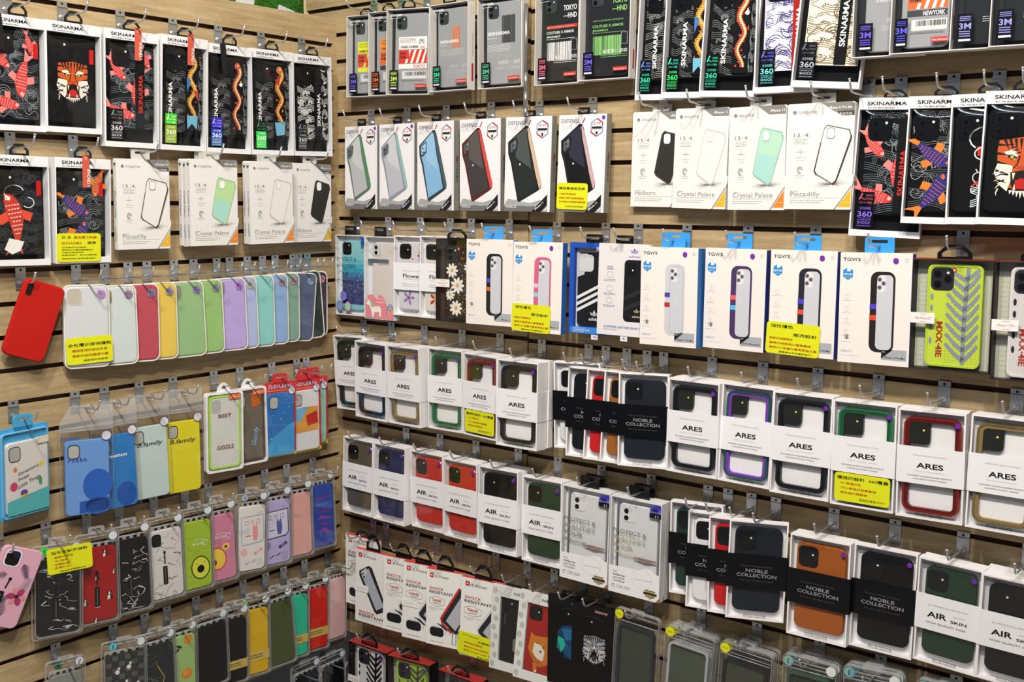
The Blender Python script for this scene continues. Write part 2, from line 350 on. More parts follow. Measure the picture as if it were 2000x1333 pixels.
def note(parent,x0,x1,z0,z1,y,lines,roll=0):
    """yellow handwritten note: card and lettering"""
    e=None; g=G(); g.prism(rr(x0,x1,z0,z1,6.5),y-.6,y-.1,'dfe21d'); o=g.obj('handwritten_note',parent,label='yellow rounded note with handwritten lines')
    W=x1-x0;H=z1-z0; a=A(W,H,y-.6,(x0+x1)/2,z0)
    for t,u,v,h,c,w in lines: a.text(t,u,v,h,c,1,w=w*W if w else None,bold=.012,res=2)
    b=a.obj('handwriting',o)
    if roll:
        for q in(o,):
            q.rotation_euler=(0,math.radians(roll),0); X,Z=(x0+x1)/2000,(z0+z1)/2000; c,s=math.cos(math.radians(roll)),math.sin(math.radians(roll)); q.location=(X-(X*c+Z*s),0,Z-(-X*s+Z*c))
    return o
K,RD='1d1f1c','b8381c'
NOTE={
'jp':[('日 本',.12,.18,4,K,.2),('高品質の刺繡',.38,.18,4,RD,.52),('SKINARMA',.10,.38,4.4,'a8452a',.46),('潮牌',.68,.38,4.4,K,.2),('·日本畫布花布質感',.1,.51,2,K,.55),('·獨有的3D立體刺繡圖案設計',.1,.60,2,K,.72),('·外層貼布細緻有質感',.1,.69,2,K,.5),('·防撞空氣氣墊．全方位完整保護',.1,.78,2,K,.8),('·超強防摔實力與個性獨特設計',.1,.90,2,K,.78)],
'sil':[('全包覆矽膠保護殼',.04,.33,5,K,.94),('· 觸感柔滑的絕佳手感',.08,.53,4,RD,.80),('· 柔軟的超細纖維內裏',.08,.72,4,RD,.82),('超舒服的手感唷！',.36,.90,3,K,.54)],
'stand':[('隱形支架手機殼',.10,.22,4.4,K,.80),('· 電鍍PC支架',.11,.39,3.1,RD,.46),('· TPU指環',.11,.53,3.1,RD,.34),('· 浮雕彩繪',.11,.67,3.1,RD,.38),('· 掛繩孔位',.11,.80,3.1,RD,.38),('還能當成多重實用功能！！',.26,.95,2.2,K,.66)],
'us':[('美國高端老品牌',.07,.25,4.2,K,.84),('· 10英呎防摔測試',.05,.45,2.8,RD,.58),('· 航壓工電打造金屬邊框',.05,.60,2.8,RD,.84),('· 內附設計空氣層防護裝置',.05,.74,2.8,RD,.90),('好評時尚實用看看!!',.30,.91,2.4,'5d7a3a',.62)],
'vib':[('個性撞色',.08,.17,4.6,K,.42),('潮流設計',.50,.40,4.6,K,.45),('· 極簡式減震設計',.03,.54,3,RD,.48),('· 邊框內增高減少螢幕磨損',.03,.69,3,RD,.82),('· 透明PVC背蓋可看見原機之美',.03,.83,3,RD,.93),('運動再也不怕撞手機了！',.26,.95,2.4,K,.62)],
'ares':[('優雅的設計  360覆蓋',.04,.22,4.6,K,.93),('· PC 高透光性',.08,.39,3,RD,.40),('· TPU 絕佳的耐衝擊度',.08,.56,3,RD,.68),('· 鋁合金外框質感',.08,.72,3,RD,.52),('超級耐看到不行！',.46,.90,3,'6c7a2a',.46)],
'xf':[('X-Fitted',.10,.16,2.8,K,.40),('耐震高標準',.50,.32,3.4,K,.45),('· 軍規級保護框',.12,.48,3,RD,.50),('· 獨特耐用防摔設計',.12,.66,3,RD,.66),('· 獲得USA0000 SGMT 認證',.12,.82,3,RD,.80),('超高評價推薦',.5,.97,2.4,K,.42)]}
def hanger(parent,W,H,top,key,y,kind='slot',w=34):
    """hang tab from the top of the pack up to the hook; top = height of its upper edge above the pack's foot"""
    g=G(); z0=H-1; z1=top
    if z1-z0<6: z1=z0+6
    hz=max(z0+2,z1-11)
    if kind=='tri':   # low trapezoid loop
        o=[(-w/2,z0),(w/2,z0),(w/2,z0+(z1-z0)*.45),(w*.22,z1),(-w*.22,z1),(-w/2,z0+(z1-z0)*.45)]; k=.74; cz=z0+(z1-z0)*.44
        g.ring(o,[(x*k,cz+(z-cz)*.52) for x,z in o],y,y+1.4,key)
    else:
        o=rr(-w/2,w/2,z0,z1,4,3); cz=z1-7.5; i=rr(-w*.28,w*.28,cz-2.6,cz+2.6,2.4,3); g.ring(o,i,y,y+.8,key)
    return g.obj('hang_tab',parent)
HOOKS=[]
def hook(wall,s,z,length,label,tip=1,groove=None):
    """chrome slatwall hook at wall coordinate s; z = height of the wire at the wall"""
    r=bpy.data.objects.new('display_hook',None); C.objects.link(r); r['label']=label; r['category']='hook'; r['group']='chrome slatwall hooks'
    r.location=((s,0,z+Z0) if wall=='L' else (0,-s,z+Z0)); r.rotation_euler=(0,0,0 if wall=='L' else -math.pi/2)
    if 'h' not in HM:
        g=G(); g.box(-10.5,10.5,-2.2,-.6,-13,19,'b9bdc2/m'); g.box(-10.5,10.5,-5.5,-.6,19,21,'c9cdd2/m'); g.prism([(5.2*math.cos(t*.785),5.2*math.sin(t*.785)) for t in range(8)],-5.5,-2.2,'d2d5d8/m'); HM['h']=g.mesh('backplate')
        g=G(); g.box(-10.5,10.5,-3.0,-1.4,21,31,'c4c8cc/m'); g.box(-10.5,10.5,-1.4,7,29.4,31,'a9adb2/m'); g.prism([(2.4*math.cos(t*.785),26+2.4*math.sin(t*.785)) for t in range(8)],-3.3,-3.0,'141414'); HM['c']=g.mesh('groove_clip')
    for n,m in(('backplate',HM['h']),('groove_clip',HM['c'])):
        o=bpy.data.objects.new(n,m); C.objects.link(o); o.parent=r
    L=round(length); k=('r',L,tip)
    if k not in HM:
        g=G(); g.tube([(0,-3,0),(0,-L+6,2),(0,-L,3.5),(0,-L-5,8),(0,-L-12,22)],1.9,'d6d8da/m',8)
        g.tube([(0,-L-11.5,21.5),(0,-L-12.6,24)],2.4,'e2e2e4/m',8); HM[k]=g.mesh('wire')
    o=bpy.data.objects.new('wire',HM[k]); C.objects.link(o); o.parent=r
    return r
HM={}
# ---------------------------------------------------------------- pack builders: each adds the parts of one pack to its root
def tray(r,W,H,T,col='ecebea',rim=3,name='box',back=None,depth=None):
    """open fronted carton: back panel, four walls, rim"""
    g=G(); d=depth or T-3
    g.ring([(-W/2,0),(W/2,0),(W/2,H),(-W/2,H)],[(-W/2+rim,rim),(W/2-rim,rim),(W/2-rim,H-rim),(-W/2+rim,H-rim)],0,T,col)
    g.box(-W/2+rim,W/2-rim,d,T-.3,rim,H-rim,back or col); return g.obj(name,r)
def film(r,W,H,y=.5,key='film',x0=None,z0=None,z1=None,name='window_film'):
    g=G(); g.box(-W/2+1,W/2-1,y,y+.3,z0 if z0 is not None else 1,z1 if z1 is not None else H-1,key); return g.obj(name,r)
def bulge(r,W,H,z0,z1,seed=1,dep=5.0):
    """clear window that rounds back at its top and ripples a little"""
    rn=random.Random(seed); p1,p2=rn.uniform(0,6),rn.uniform(0,6); nx=16; T=[0,.25,.5,.7,.8,.86,.9,.93,.955,.975,.99,1]; g=G(); vs=[]
    for t in T:
        z=z0+(z1-z0)*t
        for i in range(nx+1):
            u=i/nx; e=math.sin(math.pi*u); k=max(0,(z-(z1-24))/24)
            vs.append((-W/2+1+(W-2)*u,.5-.9*e*min(1,4*t)*(1-k)+dep*k*k*(.35+.65*e)+.5*k*math.sin(7*u+p1)*e+.25*e*math.sin(9*t+4*u+p2),z))
    n=nx+1; g.add(vs,[(j*n+i,j*n+i+1,(j+1)*n+i+1,(j+1)*n+i) for j in range(len(T)-1) for i in range(nx)],'film',True); return g.obj('window_film',r)
def sticker360(r,W,H,keys,z1,u0=.09,u1=.33):
    """two foil stickers: stand and 360"""
    x0=-W/2+u0*W; w=(u1-u0)*W
    bgs=keys[2:] or ('101114/g','101114/g')
    for nm,za,zb,k,bg in(('stand_sticker',z1-22,z1,keys[0],bgs[0]),('shock_sticker',z1-62,z1-24,keys[1],bgs[1])):
        g=G(); g.box(x0,x0+w,-.7,-.3,za,zb,bg); o=g.obj(nm,r)
        a=A(w,zb-za,-.7,x0+w/2,za)
        if nm[1]=='t':
            a.line([(.12,.62),(.3,.12)],2.4,k); a.line([(.22,.45),(.45,.62)],1.2,k); a.text('VIDEO',.5,.36,3.4,k,w=w*.42); a.text('STAND',.5,.62,3.4,k,w=w*.42); a.text('スタンド機能',.12,.92,3,k,w=w*.76)
        else:
            a.text('全方向保護',.18,.17,3.6,k,w=w*.66); a.text('360',.5,.5,9,k,al='c',w=w*.86,bold=.03); a.rect(.1,.56,.9,.57,k); a.text('COMPLETE',.1,.68,2.4,k,w=w*.78); a.text('SHOCK',.1,.83,4,k,w=w*.78,bold=.02); a.text('PROTECTION',.1,.95,2,k,w=w*.78)
        a.obj('lettering',o)
def tag(r,W,H,x,z,key,txt=None):
    g=G(); g.tube([(x,-2,z+4),(x-2,-4,z+12),(x+3,-3,z+14),(x+1,-2,z+3)],.5,'18181a',5); g.obj('cord',r)
    g=G(); g.prism(rr(x-7,x+7,z-62,z+3,1.5,2),-3.2,-1.8,key); o=g.obj('size_tag',r,label='hanging '+('salmon red' if txt else 'black')+' tag on a cord')
    if txt:
        a=A(14,65,-3.2,x,z-62); a.text('IPHONE',.66,.44,7,'f4efe6',rot=-90,w=26,bold=.03); a.text('11',.66,.86,7,'f4efe6',rot=-90,w=6,bold=.03); a.small(.3,.7,.08,.9,'f4d6c8',rows=3,step=.03); a.obj('lettering',o)
    else: o.rotation_euler=(0,math.radians(-6),0); o.location=(0,0,0)
def motif(a,kind,seed=1):
    if kind=='redkoi':
        flow(a,.02,.02,.98,.98,'69737a',.8,seed,0,7); waves(a,.03,.04,.97,.97,'a6adb2',1.1,16,seed); koi(a,.62,.50,80,-100,'d8433f','f0c4bc','e58a86',bend=.6); koi(a,.14,.30,56,-50,'d8433f','f0c4bc','e58a86'); koi(a,.22,.80,66,-20,'d8433f','f0c4bc','e58a86',bend=.5); koi(a,.78,.13,46,-70,'d8433f','f0c4bc','e58a86')
    elif kind=='bluekoi':
        flow(a,.02,.02,.98,.98,'6c7276',.8,seed,0,6); waves(a,.03,.04,.97,.97,'b0b5b8',1.1,18,seed); koi(a,.34,.42,74,-35,'2c2a80','dc7028','e58230',bend=.5); koi(a,.42,.82,78,55,'2c2a80','dc7028','e58230',bend=.5); koi(a,.86,.12,60,-110,'c8602a','e8a060','e58230')
    elif kind=='whitekoi':
        flow(a,.02,.02,.98,.98,'3f4549',.8,seed,0,7); waves(a,.03,.04,.97,.97,'4a5054',1.2,24,seed); koi(a,.45,.58,104,100,'c93a26','efece6','e0503a',bend=.7); a.poly([(.3,.80),(.6,.84),(.52,.95),(.35,.99),(.2,.93)],'ecebe6',3); a.line(arc(.42,.27,.20,.09,210,20),1.6,'f2f2f0',5); a.line(arc(.70,.38,.12,.06,90,-140),1.6,'f2f2f0',5)
    elif kind=='whitekoi2':
        flow(a,.3,.72,.98,.95,'cfe0ea',1.4,seed,0,2); waves(a,.3,.55,.97,.90,'e8ecee',1.7,12,seed); koi(a,.66,.44,90,80,'c4502e','e9e2c8','c93a26',bend=.6); a.line(arc(.52,.27,.28,.12,10,230),2.2,'eceeee',5); a.line(arc(.45,.42,.12,.06,60,330),2,'eceeee',5); a.line(arc(.72,.80,.3,.08,180,20),2,'e8ecee',5)
    elif kind=='tiger': tiger(a,.52,.50,33)
    elif kind=='tiger2': tiger(a,.56,.54,40)
    elif kind in('fish','snake','tigerstrip','crane'):
        flow(a,.02,.22,.54,.98,'8d9295' if kind!='crane' else 'eef0ee',.6 if kind!='crane' else 1.1,seed,0,6)
        if kind!='crane': flow(a,.87,.05,.98,.95,'8d9295',.6,3,0,7)
        else:
            flow(a,.74,.02,.98,.98,'eef0ee',.9,seed+2,0,6); waves(a,.03,.2,.5,.97,'eef0ee',1.6,20,seed)
    elif kind=='bigwave':
        a.rect(.01,.01,.99,.99,'e9e0cc' if seed%2 else 'dcdce8'); c='6a5638' if seed%2 else '3d2f7c'
        flow(a,.03,.03,.97,.97,c,1.0,seed,1,7); waves(a,.03,.03,.97,.97,c,1.8,20,seed,2)
        for i in range(5): a.poly([(.1,.2+.17*i),(.3,.14+.17*i),(.52,.17+.17*i),(.44,.22+.17*i),(.3,.19+.17*i),(.2,.24+.17*i)],'efe8d8' if seed%2 else 'e8e6f2',3)
    elif kind=='linewave': flow(a,.03,.03,.97,.97,'a9acac',.7,seed,0,8)
def casebody(r,x0,x1,z0,z1,y,key,t=8,rad=9,cam='two',camkey='1a1b1d/g',flash='f3f0d8',label=None,bev=2,camw=.40,camx=.06):
    g=G(); g.prism(rr(x0,x1,z0,z1,rad,6),y,y+t,key,bev=bev); o=g.obj('phone_case',r,label=label)
    w=x1-x0
    if cam:
        g=G(); s=w*camw; phone_cam(g,x0+w*camx,x0+w*camx+s,z1-w*.06-s*1.04,z1-w*.06,y,cam,camkey,s*.24,flash); g.obj('camera_cutout',o)
    return o
def skin(r,W,H,top,o):
    """black cases in white framed window cartons"""
    T=22; hd=20; ft=11
    g=G(); g.ring([(-W/2,0),(W/2,0),(W/2,H),(-W/2,H)],[(-W/2+2.6,ft),(W/2-2.6,ft),(W/2-2.6,H-hd),(-W/2+2.6,H-hd)],0,T,'e9eaec'); g.box(-W/2+2.6,W/2-2.6,T-3,T-.4,ft,H-hd,'0d0e10/s'); g.obj('carton',r)
    hanger(r,W,H,top,'1d1d1f/g',1,'tri',38)
    a=A(W,H); b=o.get('brandu',.12); a.text('SKINARMA',b,.062*206/H,6.2,'121214',bold=.035,w=W*.55); a.text('For The Bold At Heart',b+.01,.088*206/H,2.6,'26262a',shear=.3,w=W*.38,bold=.01); a.obj('header_lettering',r)
    st='strap' in o
    cx0,cx1=-W/2+W*(.12 if st else .06),W/2-W*(.06 if st else .10); cz0,cz1=ft+(26 if st else 9),H-hd-7
    mt=o.get('m','linewave')
    c=casebody(r,cx0,cx1,cz0,cz1,6,'0e0f11/s' ,9,11,'two' if not o.get('noc') else 'dark',camkey='0e0f13/g',flash='e8e8e0',label=o.get('cl'),camx=.05)
    a=A(cx1-cx0,cz1-cz0,6,(cx0+cx1)/2,cz0); motif(a,mt,o.get('seed',1)); 
    if a.f: a.obj('embroidered_print',c)
    if st and o.get('lay'):
        sx0=cx0+(cx1-cx0)*.52; sx1=cx0+(cx1-cx0)*.86; g=G(); g.box(sx0,sx1,3.6,5.2,cz0+6,cz1-8,'121214/s'); q=g.obj('hand_strap',c)
        a=A(sx1-sx0,cz1-cz0-14,3.6,(sx0+sx1)/2,cz0+6)
        if mt=='fish': dragon(a,.04,.04,.96,.8,'d99a34','f3d27a',w=12); a.poly([(.1,.80),(.95,.80),(.9,.98),(.5,.90),(.15,.98)],'6fb7d2',3); a.poly([(.05,.30),(.4,.33),(.1,.50)],'3f7cc0',4); a.poly([(.95,.44),(.6,.48),(.97,.60)],'c8482a',4)
        elif mt=='snake': dragon(a,.04,.04,.96,.93,'cf5a40','efe2a0',w=12); a.disc(.8,.3,4.5,'eaf4ee',5,8)
        elif mt=='tigerstrip': dragon(a,.04,.04,.96,.82,'d8783a','f2cf7a',w=14); a.poly([(.05,.80),(.95,.78),(.9,.97),(.2,.99)],'6fb4d4',3); a.poly([(.1,.2),(.6,.14),(.4,.28)],'c8382c',4)
        else: flow(a,.02,.02,.98,.98,'b0b3b5',.8,9,1,6)
        a.obj('embroidered_print',q); a=A(cx1-cx0,cz1-cz0,6,(cx0+cx1)/2,cz0); a.text('SKINARMA',o['lay']+.09,.86,8.5,'f0f0ee',5,rot=90,w=82,bold=.05); a.obj('lettering',c)
        sticker360(r,W,H,o.get('foil',('8a8f96','c8ccd0')),ft+66)
    elif st:
        sx0=cx0+(cx1-cx0)*.56; sx1=sx0+W*.17; k=o['strap']
        g=G(); g.box(sx0,sx1,3.6,5.2,cz0+4,cz1-6,'a3231c/s' if k=='redstrap' else '131416/s'); q=g.obj('hand_strap',c)
        a=A(sx1-sx0,cz1-cz0,3.6,(sx0+sx1)/2,cz0); a.text('SKINARMA',.78,.80 if H>215 else .85,9.5,'c8302a' if k=='red' else 'f0f0ee',rot=90,w=78,bold=.04); a.disc(.5,.93,2.3,'2a2b30/m',n=10); a.disc(.5,.07,2.3,'2a2b30/m',n=10); a.obj('lettering',q)
        sticker360(r,W,H,o.get('foil',('8a8f96','c8ccd0')),ft+66)
    elif not o.get('notab'):
        g=G(); g.box(cx1-12,cx1-3,4.6,5.8,cz1-48,cz1-20,'c41f1c/s'); g.obj('red_loop_tab',c)
    bulge(r,W,H,ft,H-hd,o.get('seed',1)+len(mt))
    if 'tag' in o: tag(r,W,H,o.get('tagx',W*.12),H+(4 if o['tag']=='red' else 0),'cf5a48' if o['tag']=='red' else '1b1c1e',o['tag']=='red')
    if 'note' in o: note(r,-W/2+1,W/2-24,3,60,-1.2,NOTE[o['note']])
def clearbox(r,W,H,top,o):
    T=23; dk=o.get('dark'); g=G(); g.ring([(-W/2,0),(W/2,0),(W/2,H),(-W/2,H)],[(-W/2+1.8,1.8),(W/2-1.8,1.8),(W/2-1.8,H-1.8),(-W/2+1.8,H-1.8)],0,T,'d6d3cf'); g.box(-W/2+1.8,W/2-1.8,T-2,T-.4,1.8,H-1.8,'2b2d31/s'); c0=g.obj('carton',r)
    a=A(T,H,0); # print on the right side of the carton
    q=A(T-2,H,0); q.rect(.5,.70,.78,.90,'a8302a'); q.text('Tough Fashion x Armor',.72,.62,2.6,'55524e',rot=90,w=50); q.line([(.4,.06),(.75,.06),(.75,.14),(.4,.14)],.5,'55524e',closed=True); so=q.obj('side_lettering',c0); so.rotation_euler=(0,0,math.pi/2); so.location=(W/2000,T/2000,0)
    hanger(r,W,H,top,'1d1d1f/g',3,'tri',38)
    x0,x1,z0,z1=-W/2+W*.16,W/2-W*.05,9,H-10
    key='26282c/g' if dk else '9a9da1/g'
    c=casebody(r,x0,x1,z0,z1,8,key,9,12,'two',camkey='3a3d44/g',flash='f2f2f0',camw=.30,label=o.get('cl'))
    a=A(x1-x0,z1-z0,8,(x0+x1)/2,z0); m=o.get('art'); wh='f2f2f2'; lg='8fd07a'
    if m in('label','label2','label3'):
        c1,c2,c3={'label':('ecebea','d8392f','TOKYO'),'label2':('dfe23a','d8482f','TOKYO'),'label3':('e8892f','e0672a','NEWYORK')}[m]
        a.rect(.12,.30,.95,.46,c1); a.small(.16,.62,.325,.8,'444444',rows=4,step=.016); a.rect(.72,.31,.93,.385,'f6f6f6',1); a.text('[R]',.73,.378,7,'14213a',2,bold=.04,w=13); a.bars(.16,.415,.70,.445,'222222'); a.text('HND',.76,.452,5,'c8302a',1,w=13,bold=.03)
        a.rect(.12,.47,.95,.64,c2)
        for i in range(4): a.poly([(.30+.16*i,.64),(.37+.16*i,.64),(min(.95,.49+.16*i),.47),(min(.95,.42+.16*i),.47)],'f2eee6' if m!='label2' else 'dfe23a',1)
        a.text('SKIN',.16,.53,6,'17181c',3,w=17,bold=.05); a.text('ARMA',.15,.575,6,'17181c',3,w=19,bold=.05); a.rect(.14,.485,.43,.585,c2,2)
        a.rect(.12,.65,.95,.71,c1 if m!='label3' else '3a3c40'); a.text(c3,.9,.703,7,'c8302a' if m!='label3' else 'f4f4f4',1,al='r',w=34,bold=.03)
        a.rect(.22,.74,.95,.84,'d5d6d6'); a.bars(.30,.75,.93,.80,'3a3a3a'); a.small(.2,.9,.86,.9,'555555',rows=2)
    elif m=='tokyo':
        k=lg if o.get('green') else wh
        a.text('TOKYO',.93,.18,10,k,1,al='r',w=34,bold=.03); a.text('—HND',.93,.27,10,k,1,al='r',w=34,bold=.03); a.text('FIRST CLASS PRIORITY BOARDING',.1,.375,2.6,'f0d0c8' if not o.get('green') else lg,3,w=70)
        if not o.get('green'): a.rect(.08,.345,.96,.385,'c23c2e',1)
        a.text('COUTURE X ARMOR',.08,.445,5.2,k,1,w=72,bold=.02); a.text('JPN594253',.08,.49,4,k,1,w=36,bold=.02); a.small(.08,.9,.51,.8,k,rows=1); a.bars(.10,.545,.80,.76,k,1); a.line([(.80,.52),(.95,.52),(.95,.65),(.80,.65)],.7,'d8d8d8',3,closed=True); a.text('耐衝撃｜透明',.95,.745,6,'e4e4e4',3,al='r',w=56); a.small(.3,.95,.77,.9,k,rows=2,step=.02)
    elif m=='stripe':
        for i in range(5): a.rect(.48+.055*i,.24,.515+.055*i,.50,'dd7340',0)
        a.text('SKINARMA',.08,.44,6.6,wh,1,w=56,bold=.04); a.small(.08,.30,.47,.9,wh); a.small(.1,.85,.53,1.2,'c9cacc',rows=4,step=.022); a.text('耐衝撃｜透明',.95,.76,6,'c9cacc',1,al='r',w=50); a.small(.3,.95,.80,.9,'c9cacc',rows=2,step=.02)
    elif m=='bars':
        a.rect(.44,.17,.82,.50,'5a5c60'); a.bars(.46,.17,.82,.50,'35373b',1); a.text('SKINARMA',.03,.40,7,wh,2,w=60,bold=.04); a.small(.03,.30,.44,.9,wh); a.small(.03,.7,.53,1.2,'e0e0e0',rows=4,step=.022); a.text('耐衝撃｜透明',.95,.76,6.5,'d8d8d8',1,al='r',w=56); a.small(.3,.95,.80,.9,'d0d0d0',rows=2,step=.02)
    elif m=='text': a.text('COUTURE X ARMOR',.18,.20,4,wh,1,w=60,bold=.02); a.text('DESIGNED FOR THE BOLD AT HEART,',.18,.42,3.4,wh,1,w=62,bold=.02); a.text('INSPIRED BY JAPANESE CULTURE',.18,.455,3.4,wh,1,w=58,bold=.02); a.text('AND THE VIBRANT MIDNIGHT VIEW',.18,.49,3.4,wh,1,w=58,bold=.02); a.text('OF TOKYO YOUTH.',.18,.525,3.4,wh,1,w=34,bold=.02); a.text('耐衝撃｜透明',.95,.72,6,'d8d8d8',1,al='r',w=52); a.small(.3,.95,.76,.9,'d0d0d0',rows=3,step=.02)
    elif m=='dark': a.text('SKINARMA',.25,.55,7,wh,1,w=56,bold=.04); a.rect(.4,.05,.95,.35,'8ccf5a' if o.get('green') else '46484c'); a.small(.3,.95,.76,.9,'d0d0d0',rows=3,step=.02)
    a.obj('case_print',c)
    if o.get('bump'):
        g=G(); g.prism(rr(x1-3,x1+1,z1-26,z1-8,2,3),6,14,o['bump']); g.prism(rr(x1-3,x1+1,z0+3,z0+30,2,3),6,14,o['bump']); g.obj('coloured_bumper',c)
    a=A(W,H,.3); a.text('SKINARMA',.10,.085,5,'f0f0f0',0,w=32,bold=.03); a.small(.10,.34,.11,.9,'e0e0e0',0)
    if m: a.rect(.68,.875,.95,.915,'c23f38',0); a.text('FOR IPHONE 11',.70,.907,2.6,'f2dcd8',1,w=27,bold=.02)
    a.obj('window_lettering',r)
    g=G(); sx0=-W/2+W*.09; sx1=sx0+W*.20; g.box(sx0,sx1,-.7,-.2,10,56,'111216/g'); s=g.obj('military_sticker',r)
    k=o.get('foil','12c8a0/h'); a=A(sx1-sx0,46,-.7,(sx0+sx1)/2,10); a.text('3M',.5,.52,9,k if 'w' not in o else 'f0f0f0',1,al='c',w=18,bold=.03); a.small(.15,.85,.12,1.2,k,rows=3,step=.06); a.small(.15,.85,.62,1.6,k,rows=3,step=.08); a.rect(.12,.86,.88,.93,'d8d8ee',1); a.obj('lettering',s)
    bulge(r,W,H,1,H-1,len(str(m))+ord(str(o.get('foil','a'))[0]),8)
def defense(r,W,H,top,o):
    T=17; g=G(); g.box(-W/2,W/2-2,0,T,0,H,'e6e5e8'); g.prism([(W/2-9,0),(W/2,0),(W/2,H),(W/2-9,H)],.8,T,'9aa2ab/b'); g.box(W/2-.3,W/2+.2,3,T,0,H,'8f8c80'); b=g.obj('carton',r,label='white carton with silvery edge')
    hanger(r,W,H,top,'151517/g',2,'slot',30)
    a=A(W,H); a.rect(0,0,.93,1,'ebe9ec'); a.text('DEFENSE',.05,.083,8,'1c1d22',1,w=W*.38); a.line([(.49,.09),(.54,.035)],2.6,'a82430',1)
    # hexagonal drop badge
    def hx(s,c,l): a.poly([(.79+s*x,.135+s*y) for x,y in((0,-1*.78),(1,-.42),(1,.42),(0,.78),(-1,.42),(-1,-.42))],c,l)
    hx(.125,'8b96a0',1); a.poly([(.79,.135-.0975),(.915,.0825),(.915,.12),(.79,.07)],'a82430',2); a.poly([(.665,.15),(.665,.188),(.79,.2325),(.79,.19)],'a82430',2); hx(.105,'f0eff1',3)
    a.text('10 FT',.79,.11,5.2,'a02430',4,al='c',w=20,bold=.03); a.rect(.69,.125,.89,.148,'202126',4); a.small(.70,.88,.158,1,'66666c',4); a.rect(.77,.175,.81,.205,'202126',4)
    rn=random.Random(5); pts=[(0,1),(0,.93)]+[(i/12,.915-.05*abs(i-6)/6-.012*rn.random()) for i in range(1,12)]+[(.93,.80),(.93,1)]; a.poly(pts,'a6a6a6',1)
    a.poly([(0,1),(0,.95)]+[(i/12,.945-.012*rn.random()) for i in range(1,9)]+[(.72,1)],'6f7072',2)
    for i in range(60): u=rn.random()*.9; v=.80+rn.random()*.17; a.disc(u,v,rn.random()*.7+.25,rn.choice(('55575a','8d8e90','c9c9c9')),2,5)
    fr,gl,bd=o['c']
    P=[(.43,.095),(.055,.265),(.065,.39),(.13,.49),(.29,.885),(.33,.90),(.72,.78),(.79,.75),(.80,.70),(.52,.13),(.48,.095)]
    a.poly(P,fr,3); a.poly([(.41,.12),(.085,.275),(.10,.38),(.17,.47),(.31,.86),(.70,.75),(.45,.14)],gl,4)
    a.poly([(.41,.12),(.20,.22),(.24,.43),(.58,.55),(.45,.14)],o.get('g2',gl),5)
    a.poly([(.50,.115),(.545,.19),(.80,.70),(.77,.765),(.72,.71),(.455,.13)],bd,5); a.line([(.47,.13),(.53,.36),(.74,.74)],1.6,fr,6)
    a.poly([(.24,.215),(.085,.28),(.10,.38),(.14,.40),(.26,.345),(.27,.25)],fr,5); a.poly([(.23,.235),(.11,.285),(.12,.365),(.14,.375),(.235,.33),(.245,.26)],o.get('cam','5a6068'),6); a.disc(.16,.30,2.1,'20232a',7,8); a.disc(.17,.345,2.1,'20232a',7,8); a.disc(.205,.27,1.1,'e8eaec',7,6)
    a.disc(.33,.50,2.4,'c2c6cc',6,8)
    a.text('SHIELD',.05,.965,6,'f0f0f0',4,w=W*.22); a.poly([(.60,1),(.93,.815),(.93,.93),(.80,1)],'17181c',4); a.text('iPhone 11',.685,.985,4,'f4f4f4',5,rot=38,w=26,bold=.03); a.poly([(.86,.985),(.93,.945),(.90,.985)],'f0f0f0',5)
    a.obj('printed_front',b)
    q=A(T,H,0); q.text('DEFENSE',.7,.68,6,'3a3a3c',1,rot=90,w=60); q.line([(.3,.45),(.7,.40)],2,'a82430',1); so=q.obj('side_lettering',b); so.rotation_euler=(0,0,math.pi/2); so.location=(W/2000+.0003,T/2000,0)
    if o.get('dot'): dot(W/2-9,H-7,4,-.9,'6a3cb0',r)
    if 'note' in o: note(r,-W/2+1,-W/2+77,5,60,-1.6,NOTE['us'],1)
